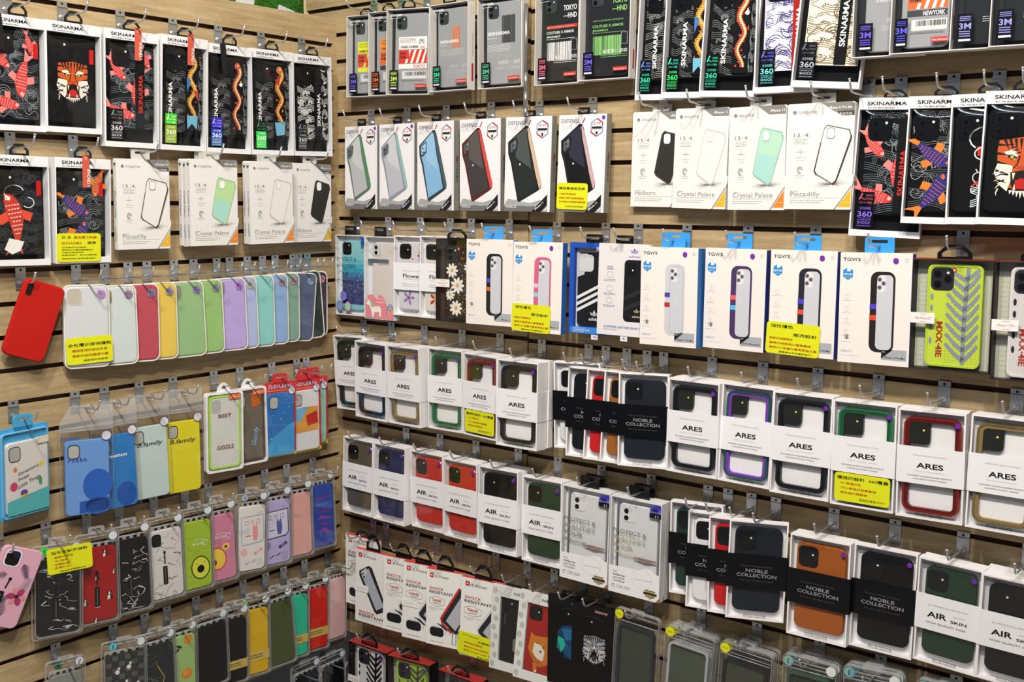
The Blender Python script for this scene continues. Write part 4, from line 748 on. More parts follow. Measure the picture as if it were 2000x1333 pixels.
def mxx(r,W,H,top,o):
    T=18 if o.get('k')=='daisy' else 36; k=o.get('box','2a1f1c'); g=G(); g.ring([(-W/2,0),(W/2,0),(W/2,H),(-W/2,H)],[(-W/2+1.5,1.5),(W/2-1.5,1.5),(W/2-1.5,H-1.5),(-W/2+1.5,H-1.5)],0,T,k); g.box(-W/2,W/2,0,T,H-.2,H+.6,o.get('topc','8e3328')); bd=T-2 if T<20 else T-12; g.box(-W/2+1.5,W/2-1.5,bd,T-1,1.5,H-1.5,o.get('in','c9ccb8')); b=g.obj('carton',r)
    a=A(W,H,bd); 
    for i in range(7):
        for j in range(22): a.disc(.05+.018*(j%2)+.03*i,.05+.042*j,.7,'6e7466',0,5); 
    for j in range(22): a.disc(.95,.05+.042*j,.7,'6e7466',0,5)
    a.obj('dotted_panel',b)
    hanger(r,W,H,top,'141312/g',8,'tri',56)
    x0,x1,z0,z1=(-W/2+23,W/2-18,6,H-8) if o.get('k')!='daisy' else (-W/2+20,W/2-8,8,H-12)
    c=casebody(r,x0,x1,z0,z1,9,o['c'],9,11,o.get('cam','three'),camkey='2c2d30/g',flash='f4f4f0',bev=2.2,camw=.42,camx=.06)
    g=G(); g.ring(rr(x0,x1,z0,z1,11,6),rr(x0+4,x1-4,z0+4,z1-4,8,6),8,12,o.get('rim',o['c'])); g.obj('bumper_edge',c)
    a=A(x1-x0,z1-z0,9,(x0+x1)/2,z0)
    if o.get('k')=='daisy':
        rn=random.Random(8)
        for i in range(240): a.disc(rn.uniform(.06,.94),rn.uniform(.08,.97),rn.uniform(.5,1.5),rn.choice(('c8a84a/m','8a6a2c','e8d9a0','b03a2e','3a3026')),1,5)
        for u,v,s in((.25,.35,17),(.45,.55,19),(.18,.68,14),(.4,.86,18),(.85,.3,14),(.9,.7,13)): daisy(a,u,v,s,'f3f1e6','d9b64a',2,9)
    else:
        leafv(a,.34,.03,.97,.97,o['leaf'],1,8.2); 
        for v in(.32,.43,.62,.75): a.disc(.09,v,2.6,o['leaf'],1,8,ry=6)
        a.text('MXX·4IE',.20,.56 if o.get('k')!='z' else .56,9.5,'b03a22',3,rot=-90,w=60,bold=.05)
        rn=random.Random(2)
        if o.get('tex',1):
            for i in range(14):
                for j in range(34): 
                    if .36<i/15+.05: a.line([(i*.068+.02,j*.028+.03),(i*.068+.05,j*.028+.036)],.55,o.get('tx','b9cf52'),2)
    a.disc(.48,.055,4.5,'c8402c',4,8); a.disc(.48,.055,2,'f2e6e0',5,5); a.obj('case_print',c)
    g=G(); lw=44; lz=H*.42; g.box(-W/2-1,-W/2+lw*.9,-.9,-.3,lz,lz+18,'efeeec'); s=g.obj('size_label',r,label='white size label'); a=A(lw*.9,18,-.9,-W/2-1+lw*.45,lz); a.text(o.get('size','New iPhone'),.55,.62,4.2,'d4604a',0,al='c',w=lw*.6); a.line([(.4,.15),(.7,.15),(.7,.05)],.5,'d4604a',0); a.line([(.4,.85),(.7,.85),(.7,.95)],.5,'d4604a',0); a.obj('lettering',s)
    film(r,W,H,.4)
    if o.get('dot'): dot(W/2-14,H-16,4.6,-.6,'5a2c9c',r)
def glit(r,W,H,top,o):
    T=17; k=o['k']; tray(r,W,H,T,'dfe2e4',2.5,'carton',back='e6e8ea'); hanger(r,W,H,top,'161618/g',3,'slot',40)
    x0,x1,z0,z1=-W/2+(17 if k=='teal' else 22),W/2-7,(14 if k=='teal' else 12),H-14
    c=casebody(r,x0,x1,z0,z1,6,'8fd0d8/g' if k=='teal' else 'e6ddd6/g',8,11,'two',camkey='17181b/g' if k=='teal' else 'd5d5d6/g',flash='f4f4f0',camw=.38)
    a=A(x1-x0,z1-z0,6,(x0+x1)/2,z0); rn=random.Random(4)
    if k=='teal':
        for i in range(6): a.rect(.03,.22+.06*i,.97,.22+.06*(i+1),('7fcdd6','62c2d0','45b4c8','2f9fc0','3a80ac','3f5f98')[i],0)
        a.rect(.03,.58,.97,.92,'3d4478',0)
        for i in range(200): v=min(.95,.3+abs(rn.gauss(.35,.17))); a.disc(rn.uniform(.05,.95),v,rn.uniform(.4,1.1),rn.choice(('cfe6f2','8fb4dc','e6c8e0','ffffff')),1,4)
    else:
        for i in range(160): a.disc(rn.uniform(.05,.95),rn.uniform(.25,.95),rn.uniform(.4,1.1),rn.choice(('f6e9f0','cfe0f0','fff6e0','f2c8d8')),1,4)
        a.rect(-.22,.235,.75,.29,'7e98b2/b',1); a.text('Elysee',.5,.31,11,'8a8f96',2,al='c',w=34,shear=.35)
    a.obj('glitter',c)
    a=A(W,H,.2)
    if k=='teal':
        for t,v in(('PROTECT &',.31),('BEAUTIFY',.40),('YOUR',.49),('Phone',.58)): a.text(t,.05,v,7,'2c3038',0,w=W*{'PROTECT &':.66,'BEAUTIFY':.66,'YOUR':.4,'Phone':.46}[t])
        a.hexa(.28,.76,13,'5a4ac0/h',1); a.hexa(.28,.76,11,'8f86d8',2); a.hexa(.14,.89,13,'3a9a8a/h',1); a.hexa(.14,.89,11,'8a9ad0',2); a.hexa(.42,.89,13,'e0a83a/h',1); a.hexa(.42,.89,11,'9fd0b8',2); a.text('✈',.28,.78,8,'26304a',3,al='c')
        a.rect(.88,.03,.99,.14,'18a890/h',1); a.text('N',.90,.12,9,'0e1418',2,bold=.04)
    else:
        pk='e58a92'; a.rect(.02,.90,.98,.995,pk,0); a.poly([(.02,.9),(.02,.80),(.1,.72),(.25,.70),(.4,.75),(.5,.70),(.62,.72),(.8,.88),(.98,.90)],pk,0)
        a.text('Sirror',.40,.76,5,'f8eef0',2,w=24,shear=.3); a.text('Unicorn',.40,.80,5,'f8eef0',2,w=26,shear=.3)
        a.poly([(.06,.73),(.12,.77),(.2,.79),(.26,.85),(.5,.84),(.56,.88),(.54,.97),(.50,.97),(.49,.91),(.32,.92),(.30,.98),(.26,.98),(.24,.92),(.17,.84),(.08,.83),(.05,.81),(.10,.79)],'f4f0ea',3); a.poly([(.16,.77),(.26,.79),(.30,.86),(.24,.86)],'8fcf9a',4); a.line([(.10,.775),(.05,.74)],1.4,'e8c84a',4)
        for i,cc in enumerate(('8a6ac8','4aa0d8','f0d24a')): a.line(arc(.86,.93,.12-.02*i,.12-.02*i,0,180,8),2.2,cc,3)
    a.obj('window_lettering',r); film(r,W,H,.5)
def adidas(r,W,H,top,o):
    T=14; k=o['k']; hanger(r,W,H,top,'161618/g',3,'slot',40)
    def tre(a,u,v,s,c,l=1):
        X,Z=a.P(u,v)
        for ang in(90,145,35): 
            t=math.radians(ang); L=s; n=(math.cos(t),math.sin(t)); q=(-n[1],n[0]); a.raw([(X+q[0]*0,Z),(X+n[0]*L*.5+q[0]*L*.24,Z+n[1]*L*.5+q[1]*L*.24),(X+n[0]*L,Z+n[1]*L),(X+n[0]*L*.5-q[0]*L*.24,Z+n[1]*L*.5-q[1]*L*.24)],c,l)
        for i in range(3): z=Z+s*(.08+.16*i); a.raw([(X-s*.8,z),(X+s*.8,z),(X+s*.8,z+s*.06),(X-s*.8,z+s*.06)],o['gap'],l+1)
    if k=='blue':
        tray(r,W,H,T,'1f53b8',11,'carton',back='d8dadc'); c=casebody(r,-W/2+16,W/2-12,16,H-20,5,'1a1b1e/g',7,9,'dark',camkey='d6d8da/s',flash='d6d8da')
        a=A(W-28,H-36,5,2,16); a.poly([(0,.02),(.3,.02),(.2,.30),(0,.34)],'c9ccd0',1)
        for i in range(3): a.poly([(0,.60+.085*i),(1,.32+.085*i),(1,.365+.085*i),(0,.645+.085*i)],'eceef0',1)
        o['gap']='1a1b1e'; tre(a,.5,.86,13,'eceef0',2); a.text('adidas',.5,.92,6,'eceef0',2,al='c',w=26,bold=.04); a.obj('case_print',c)
        a=A(W,H,-.1); o['gap']='1f53b8'; tre(a,.62,.075,9,'eceff4'); a.text('adidas',.62,.085,2.6,'eceff4',0,al='c',w=14); a.rect(.04,.925,.96,.995,'3a86d8',0); a.text('OurPrint iPhone 11',.10,.945,2.2,'f0f4f8',1,w=30); a.text('3-STRIPES SNAP CASE',.10,.967,2.6,'f0f4f8',1,w=40,bold=.03); a.text('BLACK/WHITE',.10,.985,2,'f0f4f8',1,w=26); a.obj('lettering',r); film(r,W,H,.6)
    else:
        g=G(); g.box(-W/2,W/2,0,T,0,H,'e4e1e2'); b=g.obj('carton',r); a=A(W,H); o['gap']='e4e1e2'; tre(a,.72,.10,11,'3a52b8'); a.text('adidas',.72,.145,4.6,'6a7ac8',1,al='c',w=24)
        a.rrect(.53,.17,1.0,.84,9,'1c1d20/s',1)
        for i in range(2): a.poly([(.55,.56+.12*i),(1,.44+.12*i),(1,.49+.12*i),(.55,.61+.12*i)],'2b2c30/s',2)
        a.disc(.70,.28,1.8,'f4f4f0',3,8); a.rrect(.58,.20,.76,.33,6,'141518/s',2); o['gap']='1c1d20'; tre(a,.80,.74,9,'c9b892',3); a.text('adidas',.80,.79,4.4,'c9b892',3,al='c',w=20,bold=.03)
        for v in(.34,.49,.62): a.line(arc(.24,v,.06,.033,0,350,12),.6,'8a8fa8',1); a.small(.12,.36,v+.055,.9,'7a82a8',rows=2,step=.014)
        a.text('DROP',.24,.26,3,'5a66a0',1,al='c',w=13,bold=.02); a.text('TESTED',.24,.285,3,'5a66a0',1,al='c',w=16,bold=.02)
        a.text('3-STRIPES LEATHER SNAP CASE',.14,.92,4.4,'4a5aa8',1,w=W*1.02*.84,bold=.02); a.text('OurPrint iPhone 11',.14,.945,2.8,'6a72a0',1,w=34); a.obj('printed_front',b)
    g=G(); g.box(-2,14,1,1.5,-11,0,'e9ebee'); s=g.obj('logo_tab',r); a=A(16,11,1,6,-11); o['gap']='e9ebee'; tre(a,.5,.7,5.5,'1f53b8'); a.obj('lettering',s)
def barrier(r,W,H,top,o):
    T=17; tray(r,W,H,T,'e3e3e6',2.5,'carton',back='eef0f2'); hanger(r,W,H,top+8,'161618/g',T-4,'slot',48)
    c=casebody(r,-W/2+17,W/2-12,40,H-14,6,'e2e4e8/g',8,12,'two',camkey='e9e9ec/g',flash='f0d8d8',camw=.34,camx=.10)
    g=G(); 
    for b_ in(-W/2+13,W/2-10): g.box(b_,b_+3,5,T-4,40,H-12,'b9bfc6/b')
    g.obj('metallic_strip',r)
    a=A(W,H,.2)
    for t,v,ww,c1 in(('PROTECT &',.37,.66,'6c5a58'),('BEAUTIFY',.445,.66,'7c8a72' if not o.get('g') else 'a8a46a'),('YOUR',.52,.40,'5c5e62' if not o.get('g') else 'a8a46a'),('iPhone',.595,.48,'6a6a60' if not o.get('g') else 'b8b48a')): a.text(t,.06,v,8,c1,0,w=W*ww)
    a.poly([(.46,.60),(.60,.58),(.92,.585),(.94,.60),(.70,.625)],'d9c3be/b',1); a.line([(.48,.595),(.92,.60)],1.3,'8a6a66',2)
    a.poly([(.78,.03),(.99,.03),(.99,.14),(.76,.14)],'d8dcea/h',1); a.text('New',.79,.085,7,'17181c',3,w=17,bold=.07,shear=.3); a.poly([(.77,.10),(.99,.10),(.99,.15),(.77,.15)],'101214',2); a.text('11',.88,.145,5.4,'8fd0c8',3,w=7,bold=.04)
    a.obj('window_lettering',r); film(r,W,H,.5,z0=50)
    g=G(); o1=[(-W/2,0),(W/2-8,0),(W/2,9),(W/2,H*.275),(W/2-12,H*.285),(W/2-22,H*.315),(W/2-38,H*.315),(W/2-50,H*.285),(-W/2,H*.275)]; g.prism(o1,-1.0,-.2,'efeff1'); b=g.obj('front_flap',r,label='white front flap'); a=A(W,H,-1.0); a.text('Only',.08,.785,3.6,'2a2a2c',0,w=10); a.text('AirBarrier',.08,.82,4.4,'2a2a2c',0,w=31,bold=.03); a.text('CAN COVER',.08,.852,3.6,'2a2a2c',0,w=30,bold=.02); a.text('YOUR BACK',.08,.882,3.6,'2a2a2c',0,w=30,bold=.02); a.text('CRUSH',.17,.945,6.6,'77787c',0,w=32); a.line(arc(.10,.93,.03,.017,0,300,9),1.2,'55565a',0); a.line(arc(.66,.80,.2,.1,0,360,24),.5,'c6c6ca',0); a.text('Airbag™ Protections',.50,.82,3,'a9a9ae',0,w=44,rot=4)
    a.poly([(.73,.89),(.93,.89),(.93,.95),(.83,.985),(.73,.95)],'b9a878',0); a.rect(.70,.915,.96,.94,'3a3428',1); a.small(.74,.92,.90,1.4,'3a3428',2,rows=1); a.small(.74,.92,.96,1.4,'3a3428',2); a.obj('lettering',b)
    g=G(); g.prism([(W/2-8,.2),(W/2,.2),(W/2,9)],-.9,2,'a8663a'); g.obj('carton_corner',r)
def xfit(r,W,H,top,o):
    T=13; g=G(); g.box(-W/2,W/2,0,T,0,H-.4,'efefec'); g.box(-W/2,W/2,0,T,H-.4,H+.5,'d8544c'); b=g.obj('carton',r,label='white carton with coral red top'); hanger(r,W,H,top+4,'151414/g',4,'tri',46)
    a=A(W,H); X=.10; a.rrect(.10,.045,.20,.105,1.2,'c8302c',1); a.disc(.15,.075,2.6,'f6f0ee',2,6); a.text('X-Fitted',.23,.10,6,'4a4a4c',1,w=W*.38)
    if o['k']=='first':
        a.poly([(.40,.20),(.50,.22),(.93,.70),(.94,.76),(.66,.84),(.58,.81),(.12,.36),(.12,.30)],'23252b',2); a.poly([(.40,.235),(.87,.71),(.64,.79),(.19,.35)],'aeb4c0',3); a.poly([(.17,.31),(.33,.235),(.37,.30),(.22,.39)],'c8ccd6',4); a.disc(.23,.33,3,'2b2d36',5,9); a.disc(.27,.37,3,'2b2d36',5,9)
        a.poly([(.90,.44),(1,.31),(1,.62),(.92,.56)],'c0342c',2)
        a.text('SHOCK',.12,.875,6.4,'c03a32',3,w=W*.48,bold=.03); a.text('RESISTANT',.12,.92,6.4,'1f1f22',3,w=W*.75,bold=.03); a.small(.14,.8,.95,1.6,'b0b0b0')
    else:
        a.text('SHOCK',.09,.265,6.6,'c03a32',1,w=W*.40,bold=.03); a.text('RESISTANT',.09,.315,6.6,'1f1f22',1,w=W*.66,bold=.03)
        a.line([(.09,.385),(.30,.345),(.51,.385),(.51,.445),(.30,.485),(.09,.445)],.9,'8a8480',1,closed=True); a.text('TANK',.30,.42,6,'c03a32',2,al='c',w=W*.27,bold=.05); a.text('Defuser',.30,.45,3.2,'4a3a38',2,al='c',w=W*.2,shear=.3); a.text('Aluminum Frame',.09,.51,2.6,'8c8c8c',1,w=W*.42); a.text('+ Hybrid',.09,.533,2.6,'8c8c8c',1,w=W*.22)
        c=o.get('c','d9dadc'); a.poly([(.94,.20),(1,.20),(1,.62),(.86,.80),(.80,.80),(.44,.665),(.43,.62)],'2a2c32',2); a.line([(.93,.19),(.42,.63),(.45,.69),(.72,.80)],5.4,c,3); a.poly([(.97,.30),(.97,.64),(.82,.76),(.56,.65)],'b6b8be',4)
        a.poly([(.30,.70),(.5,.72),(.62,.74),(1,.76),(1,.80),(.55,.78)],'3a3a3c',1)
        for i in range(7): a.line([(.32+.1*i,.70+.02*(i%3)),(.38+.1*i,.78),(.34+.1*i,.85-.02*(i%2))],.8,'4a4a4c',1)
        a.rrect(.11,.76,.50,.88,9,'1c1c20',2); a.line(arc(.305,.80,.2,.065,20,160,8),2.4,'e4e4e6',3); a.small(.12,.5,.955,1,'55555a'); a.line([(.74,.80),(.84,.80),(.84,.95),(.74,.95)],1.6,'2a2c32',2,closed=True); a.line([(.90,.80),(1,.80),(1,.95),(.90,.95)],1.6,'2a2c32',2,closed=True)
    a.obj('printed_front',b)
    if o['k']=='first' or o.get('lab'): g=G(); lz=H*.42; g.box(-W/2-2,-W/2+44,-1.5,-.9,lz,lz+18,'f2f0ee'); s=g.obj('size_label',r); a=A(46,18,-1.5,-W/2+21,lz); a.text('iPhone XR',.5,.6,3.4,'d8a49c',0,al='c',w=26); a.obj('lettering',s)
    if 'note' in o: note(r,-W/2-3,W/2-6,2,57,-1.8,NOTE['xf'],3)
def nimmy(r,W,H,top,o):
    T=11; k=o['k']; dk=k in('eagle','tigerb'); g=G()
    if not dk:
        g.ring([(-W/2,0),(W/2,0),(W/2,H),(-W/2,H)],[(-W/2+22,20),(W/2-10,20),(W/2-10,H-24),(-W/2+22,H-24)],0,T,'e2e3e0'); g.box(-W/2+22,W/2-10,T-4,T-1,20,H-24,'202123')
    else: g.box(-W/2,W/2,0,T,0,H-19,'0b0b0e/g'); g.box(-W/2,W/2,-.6,T,H-19,H,'101014/g')
    b=g.obj('carton',r); hanger(r,W,H,top+2,'clear' if not dk else '111114/g',T-3,'slot',46)
    a=A(W,H,0 if not dk else -.6)
    if not dk:
        a.text('NIMMY',.52,.07,6,'3a4a48',1,w=W*.36,bold=.03); rn=random.Random(5)
        for i in range(9): leafu=.07+.05*(i%2); a.disc(leafu,.06+.11*i,5.5,'b4b6b2',1,7,ry=7.5); a.line([(leafu,.03+.11*i),(leafu,.09+.11*i)],.9,'e2e3e0',2)
    else: a.text('Nimmy',.55,.075,6.4,'9ac0e8' if k=='eagle' else 'd8a890',1,w=W*.30,shear=.3,bold=.02)
    a.obj('lettering',b)
    if dk:
        a=A(W,H-19,0); 
        if k=='eagle':
            a.poly([(x-.28,y) for x,y in ((.50,.36),(.62,.26),(.86,.24),(1,.34),(1,.70),(.80,.66),(.66,.60),(.58,.50))],'1c3f66',1); a.poly([(x-.28,y) for x,y in ((.62,.30),(.86,.28),(.95,.40),(.7,.44))],'2a6a9c',2); a.disc(.44,.36,2.6,'0c1820',3,8); a.disc(.44,.36,1.1,'e8d27a',4,6); a.poly([(x-.28,y) for x,y in ((.52,.40),(.66,.42),(.70,.50),(.60,.60),(.50,.54))],'2fae96',3); a.poly([(x-.28,y) for x,y in ((.52,.44),(.60,.60),(.55,.58),(.49,.50))],'1b6a72',4)
            for i in range(10): a.line([(.42+.03*i,.46+.01*i),(.38+.035*i,.66)],1,'2f7ab0',3,taper=.6)
        else: tiger(a,.55,.42,27,1,bw=True,c2='b9bcc0')
        a.disc(.48,.10,2,'c9ccd0',2,8); a.line([(.30,.07),(.36,.04),(.7,.04),(.76,.08)],1,'3a3b44',1); a.obj('printed_front',b)
    else:
        x0,x1,z0,z1=-W/2+23,W/2-11,21,H-25
        c=casebody(r,x0,x1,z0,z1,4,'a81e1a/g' if k=='shiba' else '0f1011/g',6,7,'dark' if k=='shiba' else 'two',camkey='17110f/g' if k=='shiba' else '121314/g',flash='d8d8d0',camw=.42)
        a=A(x1-x0,z1-z0,4,(x0+x1)/2,z0)
        if k=='shiba':
            o1='d07a22'; a.poly([(.14,.52),(.16,.42),(.30,.46),(.62,.45),(.74,.42),(.80,.52),(.95,.62),(.95,.74),(.78,.84),(.55,.90),(.35,.86),(.22,.78),(.10,.66)],o1,1); a.poly([(.30,.56),(.52,.58),(.66,.66),(.62,.80),(.42,.80),(.26,.70)],'efe6d8',2); a.disc(.40,.56,1.8,'2a140c',3,7); a.disc(.62,.60,1.8,'2a140c',3,7); a.poly([(.48,.66),(.56,.66),(.52,.70)],'1a0f0c',3); a.poly([(.28,.86),(.45,.86),(.44,.98),(.34,.99)],o1,1); a.disc(.40,.975,3,'efe6d8',2,8)
            for i in range(5): a.line([(.16+.03*i,.72+.03*i),(.5+.05*i,.80+.02*i)],.8,'a85a14',3)
        else: a.poly([(.45,.62),(.75,.56),(.9,.70),(.7,.84),(.45,.80)],'7c7864',1); a.poly([(.55,.66),(.72,.62),(.78,.72),(.62,.76)],'c9bfa0',2); a.line([(.15,.25),(.15,.40)],1.2,'8a8c90',1)
        a.obj('case_print',c); film(r,W,H,.8)
def floral(r,W,H,top,o):
    g=G(); g.prism(rr(-W/2,W/2,0,H,12,7),0,9,'d9a8bc/g',bev=2.6); c=g.obj('phone_case',r,label='pink case with flowers and palm leaves'); x=W/2
    g=G(); g.ring(rr(-x+8,-x+40,H-40,H-6,9),rr(-x+10.5,-x+37.5,H-37.5,H-8.5,8),-.6,2,'e6e2e6/g'); g.prism(rr(-x+10.5,-x+37.5,H-37.5,H-8.5,8),-.3,1,'17120e'); g.obj('camera_opening',c)
    a=A(W,H,0); rn=random.Random(3)
    def frond(u,v,L,ang,c,n=9):
        t=math.radians(ang); 
        for i in range(n):
            k=i/n; bx,by=u+L*k*math.cos(t)/W,v-L*k*math.sin(t)/H
            for s in(-1,1): q=t+s*.8; e=L*.42*(1-k*.6); a.line([(bx,by),(min(.97,max(.03,bx+e*math.cos(q)/W)),by-e*math.sin(q)/H)],2.0,c,1,taper=.8)
    frond(.62,.20,30,-60,'23264a'); frond(.75,.55,34,70,'8c8494'); frond(.45,.12,26,150,'23264a'); frond(.5,.86,34,100,'4a4454'); frond(.25,.70,30,30,'4a4454'); frond(.3,.35,26,200,'6a6070')
    for k in range(6): t=k*1.047; a.disc(.72+.13*math.cos(t),.60+.062*math.sin(t),9,'a8356a' if k%2 else 'd88a8c',3,9,ry=6,rot=-t)
    a.disc(.72,.60,4,'3a1c34',4,8); a.disc(.42,.40,3.4,'15161a',4,10); a.line([(.42,.40),(.38,.52)],3,'15161a',4); a.rrect(.26,.56,.40,.84,2,'15161a',4); a.line([(.33,.60),(.33,.80)],.7,'a9acb0',5); a.obj('case_print',c)
def bumperpack(r,W,H,top,o):
    """see-through case in stacked clear shells"""
    x=W/2; hz=H+32
    g=G(); g.ring(rr(-x-9,x+11,-8,hz,9),rr(-x-7.6,x+9.6,-6.6,hz-1.4,8),2,13,'edge'); g.tube([(-x-7,1,hz-9),(x+8,1,hz-9)],1,'edge',6); g.tube([(-x-7,1,H+8),(x+8,1,H+8)],1.2,'edge',6); g.obj('clear_shell',r,label='clear plastic shell around the case')
    g=G(); g.box(-x-7,x+9,1,1.2,-6,hz-2,'clear'); g.obj('shell_front',r)
    hanger(r,W,hz-8,max(top,hz+5),'edge',8,'slot',34)
    g=G(); g.ring(rr(-x,x,0,H,12,6),rr(-x+5,x-5,5,H-5,8,6),3,12,o['c']); c=g.obj('bumper_frame',r); g=G(); g.prism(rr(-x+5,x-5,5,H-5,8),8,9,o.get('pl','5c6256/g')); g.obj('clear_back',c)
    g=G(); z=H+20; X=-x+3; k=o.get('st','dfe21d'); g.prism([(X+10*math.cos(t*.3927),z+10*math.sin(t*.3927)) for t in range(16)],-.2,.6,k); s=g.obj('round_sticker',r); a=A(20,20,-.2,X,z-10)
    if k=='dfe21d': a.text('hoda',.5,.56,3,'6a6a20',0,al='c',w=12)
    else: a.text('i',.42,.74,9,'17181a',0,bold=.06); a.disc(.64,.26,1,'17181a',0,6)
    a.obj('lettering',s)
    if o.get('w2'): X=x+2; g=G(); g.prism([(X+9.5*math.cos(t*.3927),z+9.5*math.sin(t*.3927)) for t in range(16)],-.6,-.1,o['w2']); g.obj('white_sticker',r)
BUILD=dict(skin=skin,clear=clearbox,defense=defense,mophie=mophie,kdoo=kdoo,tovis=tovis,silicone=silicone,redcase=redcase,blc=blister,bagcase=bagcase,card=cardcase,disney=cardcase,redcard=cardcase,mxx=mxx,glit=glit,adidas=adidas,barrier=barrier,xfit=xfit,nimmy=nimmy,nimmyb=nimmy,floral=floral,bldk=bumperpack)
TH=dict(skin=23,clear=24,defense=18,kdoo=19,tovis=19,mophie=13.5,barrier=18,silicone=12,blc=14,disney=14,redcard=14,card=15,mxx=37,nimmy=15,nimmyb=15,xfit=19,glit=18,adidas=15,redcase=11,bagcase=12,floral=11,bldk=14)
# ---------------------------------------------------------------- the setting
def empty(name,label=None,kind=None,cat=None):
    o=bpy.data.objects.new(name,None); C.objects.link(o)
    if label:o['label']=label
    if kind:o['kind']=kind
    if cat:o['category']=cat
    return o
PITCH=65.0; GR=9.6
def slatwall(name,label,s0,s1,ztop,k0,k1,first,wall,parent=None,dz=0):
    """boards with a T groove between them; heights in mm below z0=0 of that wall"""
    r=parent or empty(name,label,'structure')
    L=s1-s0; sgn=1
    def prof(z0,z1):
        # cross section (y depth, z): lip 5 thick in front, undercut behind
        return [(0,z0),(5,z0),(5,z0+7),(11,z0+7),(11,z1-7),(5,z1-7),(5,z1),(0,z1)]
    cache={}
    def slat(z0,z1):
        k=round(z1-z0,1)
        if k not in cache:
            P=prof(0,z1-z0); n=len(P); g=G(); vs=[(s0 if e==0 else s1,y,z) for e in(0,1) for y,z in P]
            fs=[(i,(i+1)%n,(i+1)%n+n,i+n) for i in range(n)]+[tuple(range(n-1,-1,-1)),tuple(range(n,2*n))]
            g.add(vs,fs,'wood'); cache[k]=g.mesh('slat')
        o=bpy.data.objects.new('slat',cache[k]); C.objects.link(o); o.parent=r; o.location=(0,0,z0/1000)
    if first is not None: slat(first,ztop)
    for k in range(k0,k1): slat(-(k+1)*PITCH+dz,-k*PITCH-GR+dz)
    g=G(); g.box(s0,s1,11,18,-(k1)*PITCH+dz,ztop,'core'); g.obj('backing_board',r)
    return r
# left wall: board front face on y=0, corner at x=0
wl=slatwall('wall_left','pale birch slat wall on the left with dark horizontal grooves',-1500,-12,60,0,24,0,'L'); wl.location=(0,0,Z0)
g=G(); g.box(-12,0,-.2,18,-1560,60,'wood'); t1=g.obj('trim_1'); t1['kind']='structure'; t1['label']='narrow vertical edge batten closing the left slat wall at the corner'; t1.location=(0,0,Z0)
# right wall: two panels with a seam
ZR=-168.2
wr=slatwall('wall_right','pale birch slat wall on the right built of two panels with dark grooves',-110,606,560,-5,21,334.6,'R'); wr.location=(0,0,Z0+ZR/1000); wr.rotation_euler=(0,0,-math.pi/2)
slatwall('',None,610,2600,560,-5,21,334.6,'R',wr,dz=-3.5)
g=G(); g.box(604,612,11,20,-1560,560,'core'); g.obj('seam_board',wr)
g=G(); g.box(-120,-110,0,18,60-ZR,560,'d8c49c'); g.obj('edge_batten',wr)
g=G(); g.box(-2600,3200,-4200,2500,-20,0,'8f8a84'); f=g.obj('floor'); f['kind']='structure'; f['label']='grey shop floor'
g=G(); g.box(-4200,1200,-4200,600,3000,3020,'e9e8e4'); f=g.obj('ceiling'); f['kind']='structure'; f['label']='white ceiling'
# green display panel seen over the left wall
gw=empty('artificial_grass_panel','green artificial grass panel showing above the left slat wall','thing','decoration'); gw.location=(-.35,.30,Z0+.12)
g=G(); g.box(-900,900,8,20,-120,260,'3d7a2a/s'); g.obj('backing',gw)
rn=random.Random(1); g=G()
for i in range(9000):
    x,z=rn.uniform(-500,560),rn.uniform(-110,80); a=rn.uniform(0,6.28); l=rn.uniform(8,16); dx,dz=math.cos(a)*l*.6,math.sin(a)*l*.6
    g.add([(x,8,z),(x+1.6,8,z+.6),(x+dx,8-l*.7,z+dz)],[(0,1,2)],('4d8f30','3b7424','69a840')[i%3])
q=g.obj('grass_blades',gw); q['kind']='stuff'
for i,(x,z,rz) in enumerate(((-.070,.136,-14),(.066,.122,-12))):
    c=empty('white_card',('white card leaning on the green grass, left one','white card leaning on the green grass, right one')[i],'thing','card'); c.location=(x,.27,Z0+z-.03); c.rotation_euler=(0,math.radians(-rz),0)
    g=G(); g.prism(rr(-28,28,0,34,2),0,1.5,'ecebea'); g.obj('card',c); g=G(); g.tube([(24,-1,30),(34,-6,60),(16,-3,75)],.8,'c9b68a',5); g.obj('string',c)
# telescopic steel rod hanging in front of the right wall seam
tr=empty('steel_rod','silver telescopic steel rod hanging between the top clear boxes on the right wall','thing','rod'); tr.location=(-.055,-.639,Z0-.215)
for i,(a,b,rad) in enumerate(((8,26,5.2),(26,60,5.2),(60,100,4.6),(100,240,4.2))):
    g=G(); g.tube([(0,0,a),(0,0,b-.6)],rad,'b5b6b4/m',12); g.obj('tube_section',tr)
g=G(); g.tube([(0,0,-6),(0,0,9)],1.4,'8a8c8e/m',8); g.obj('tip',tr)
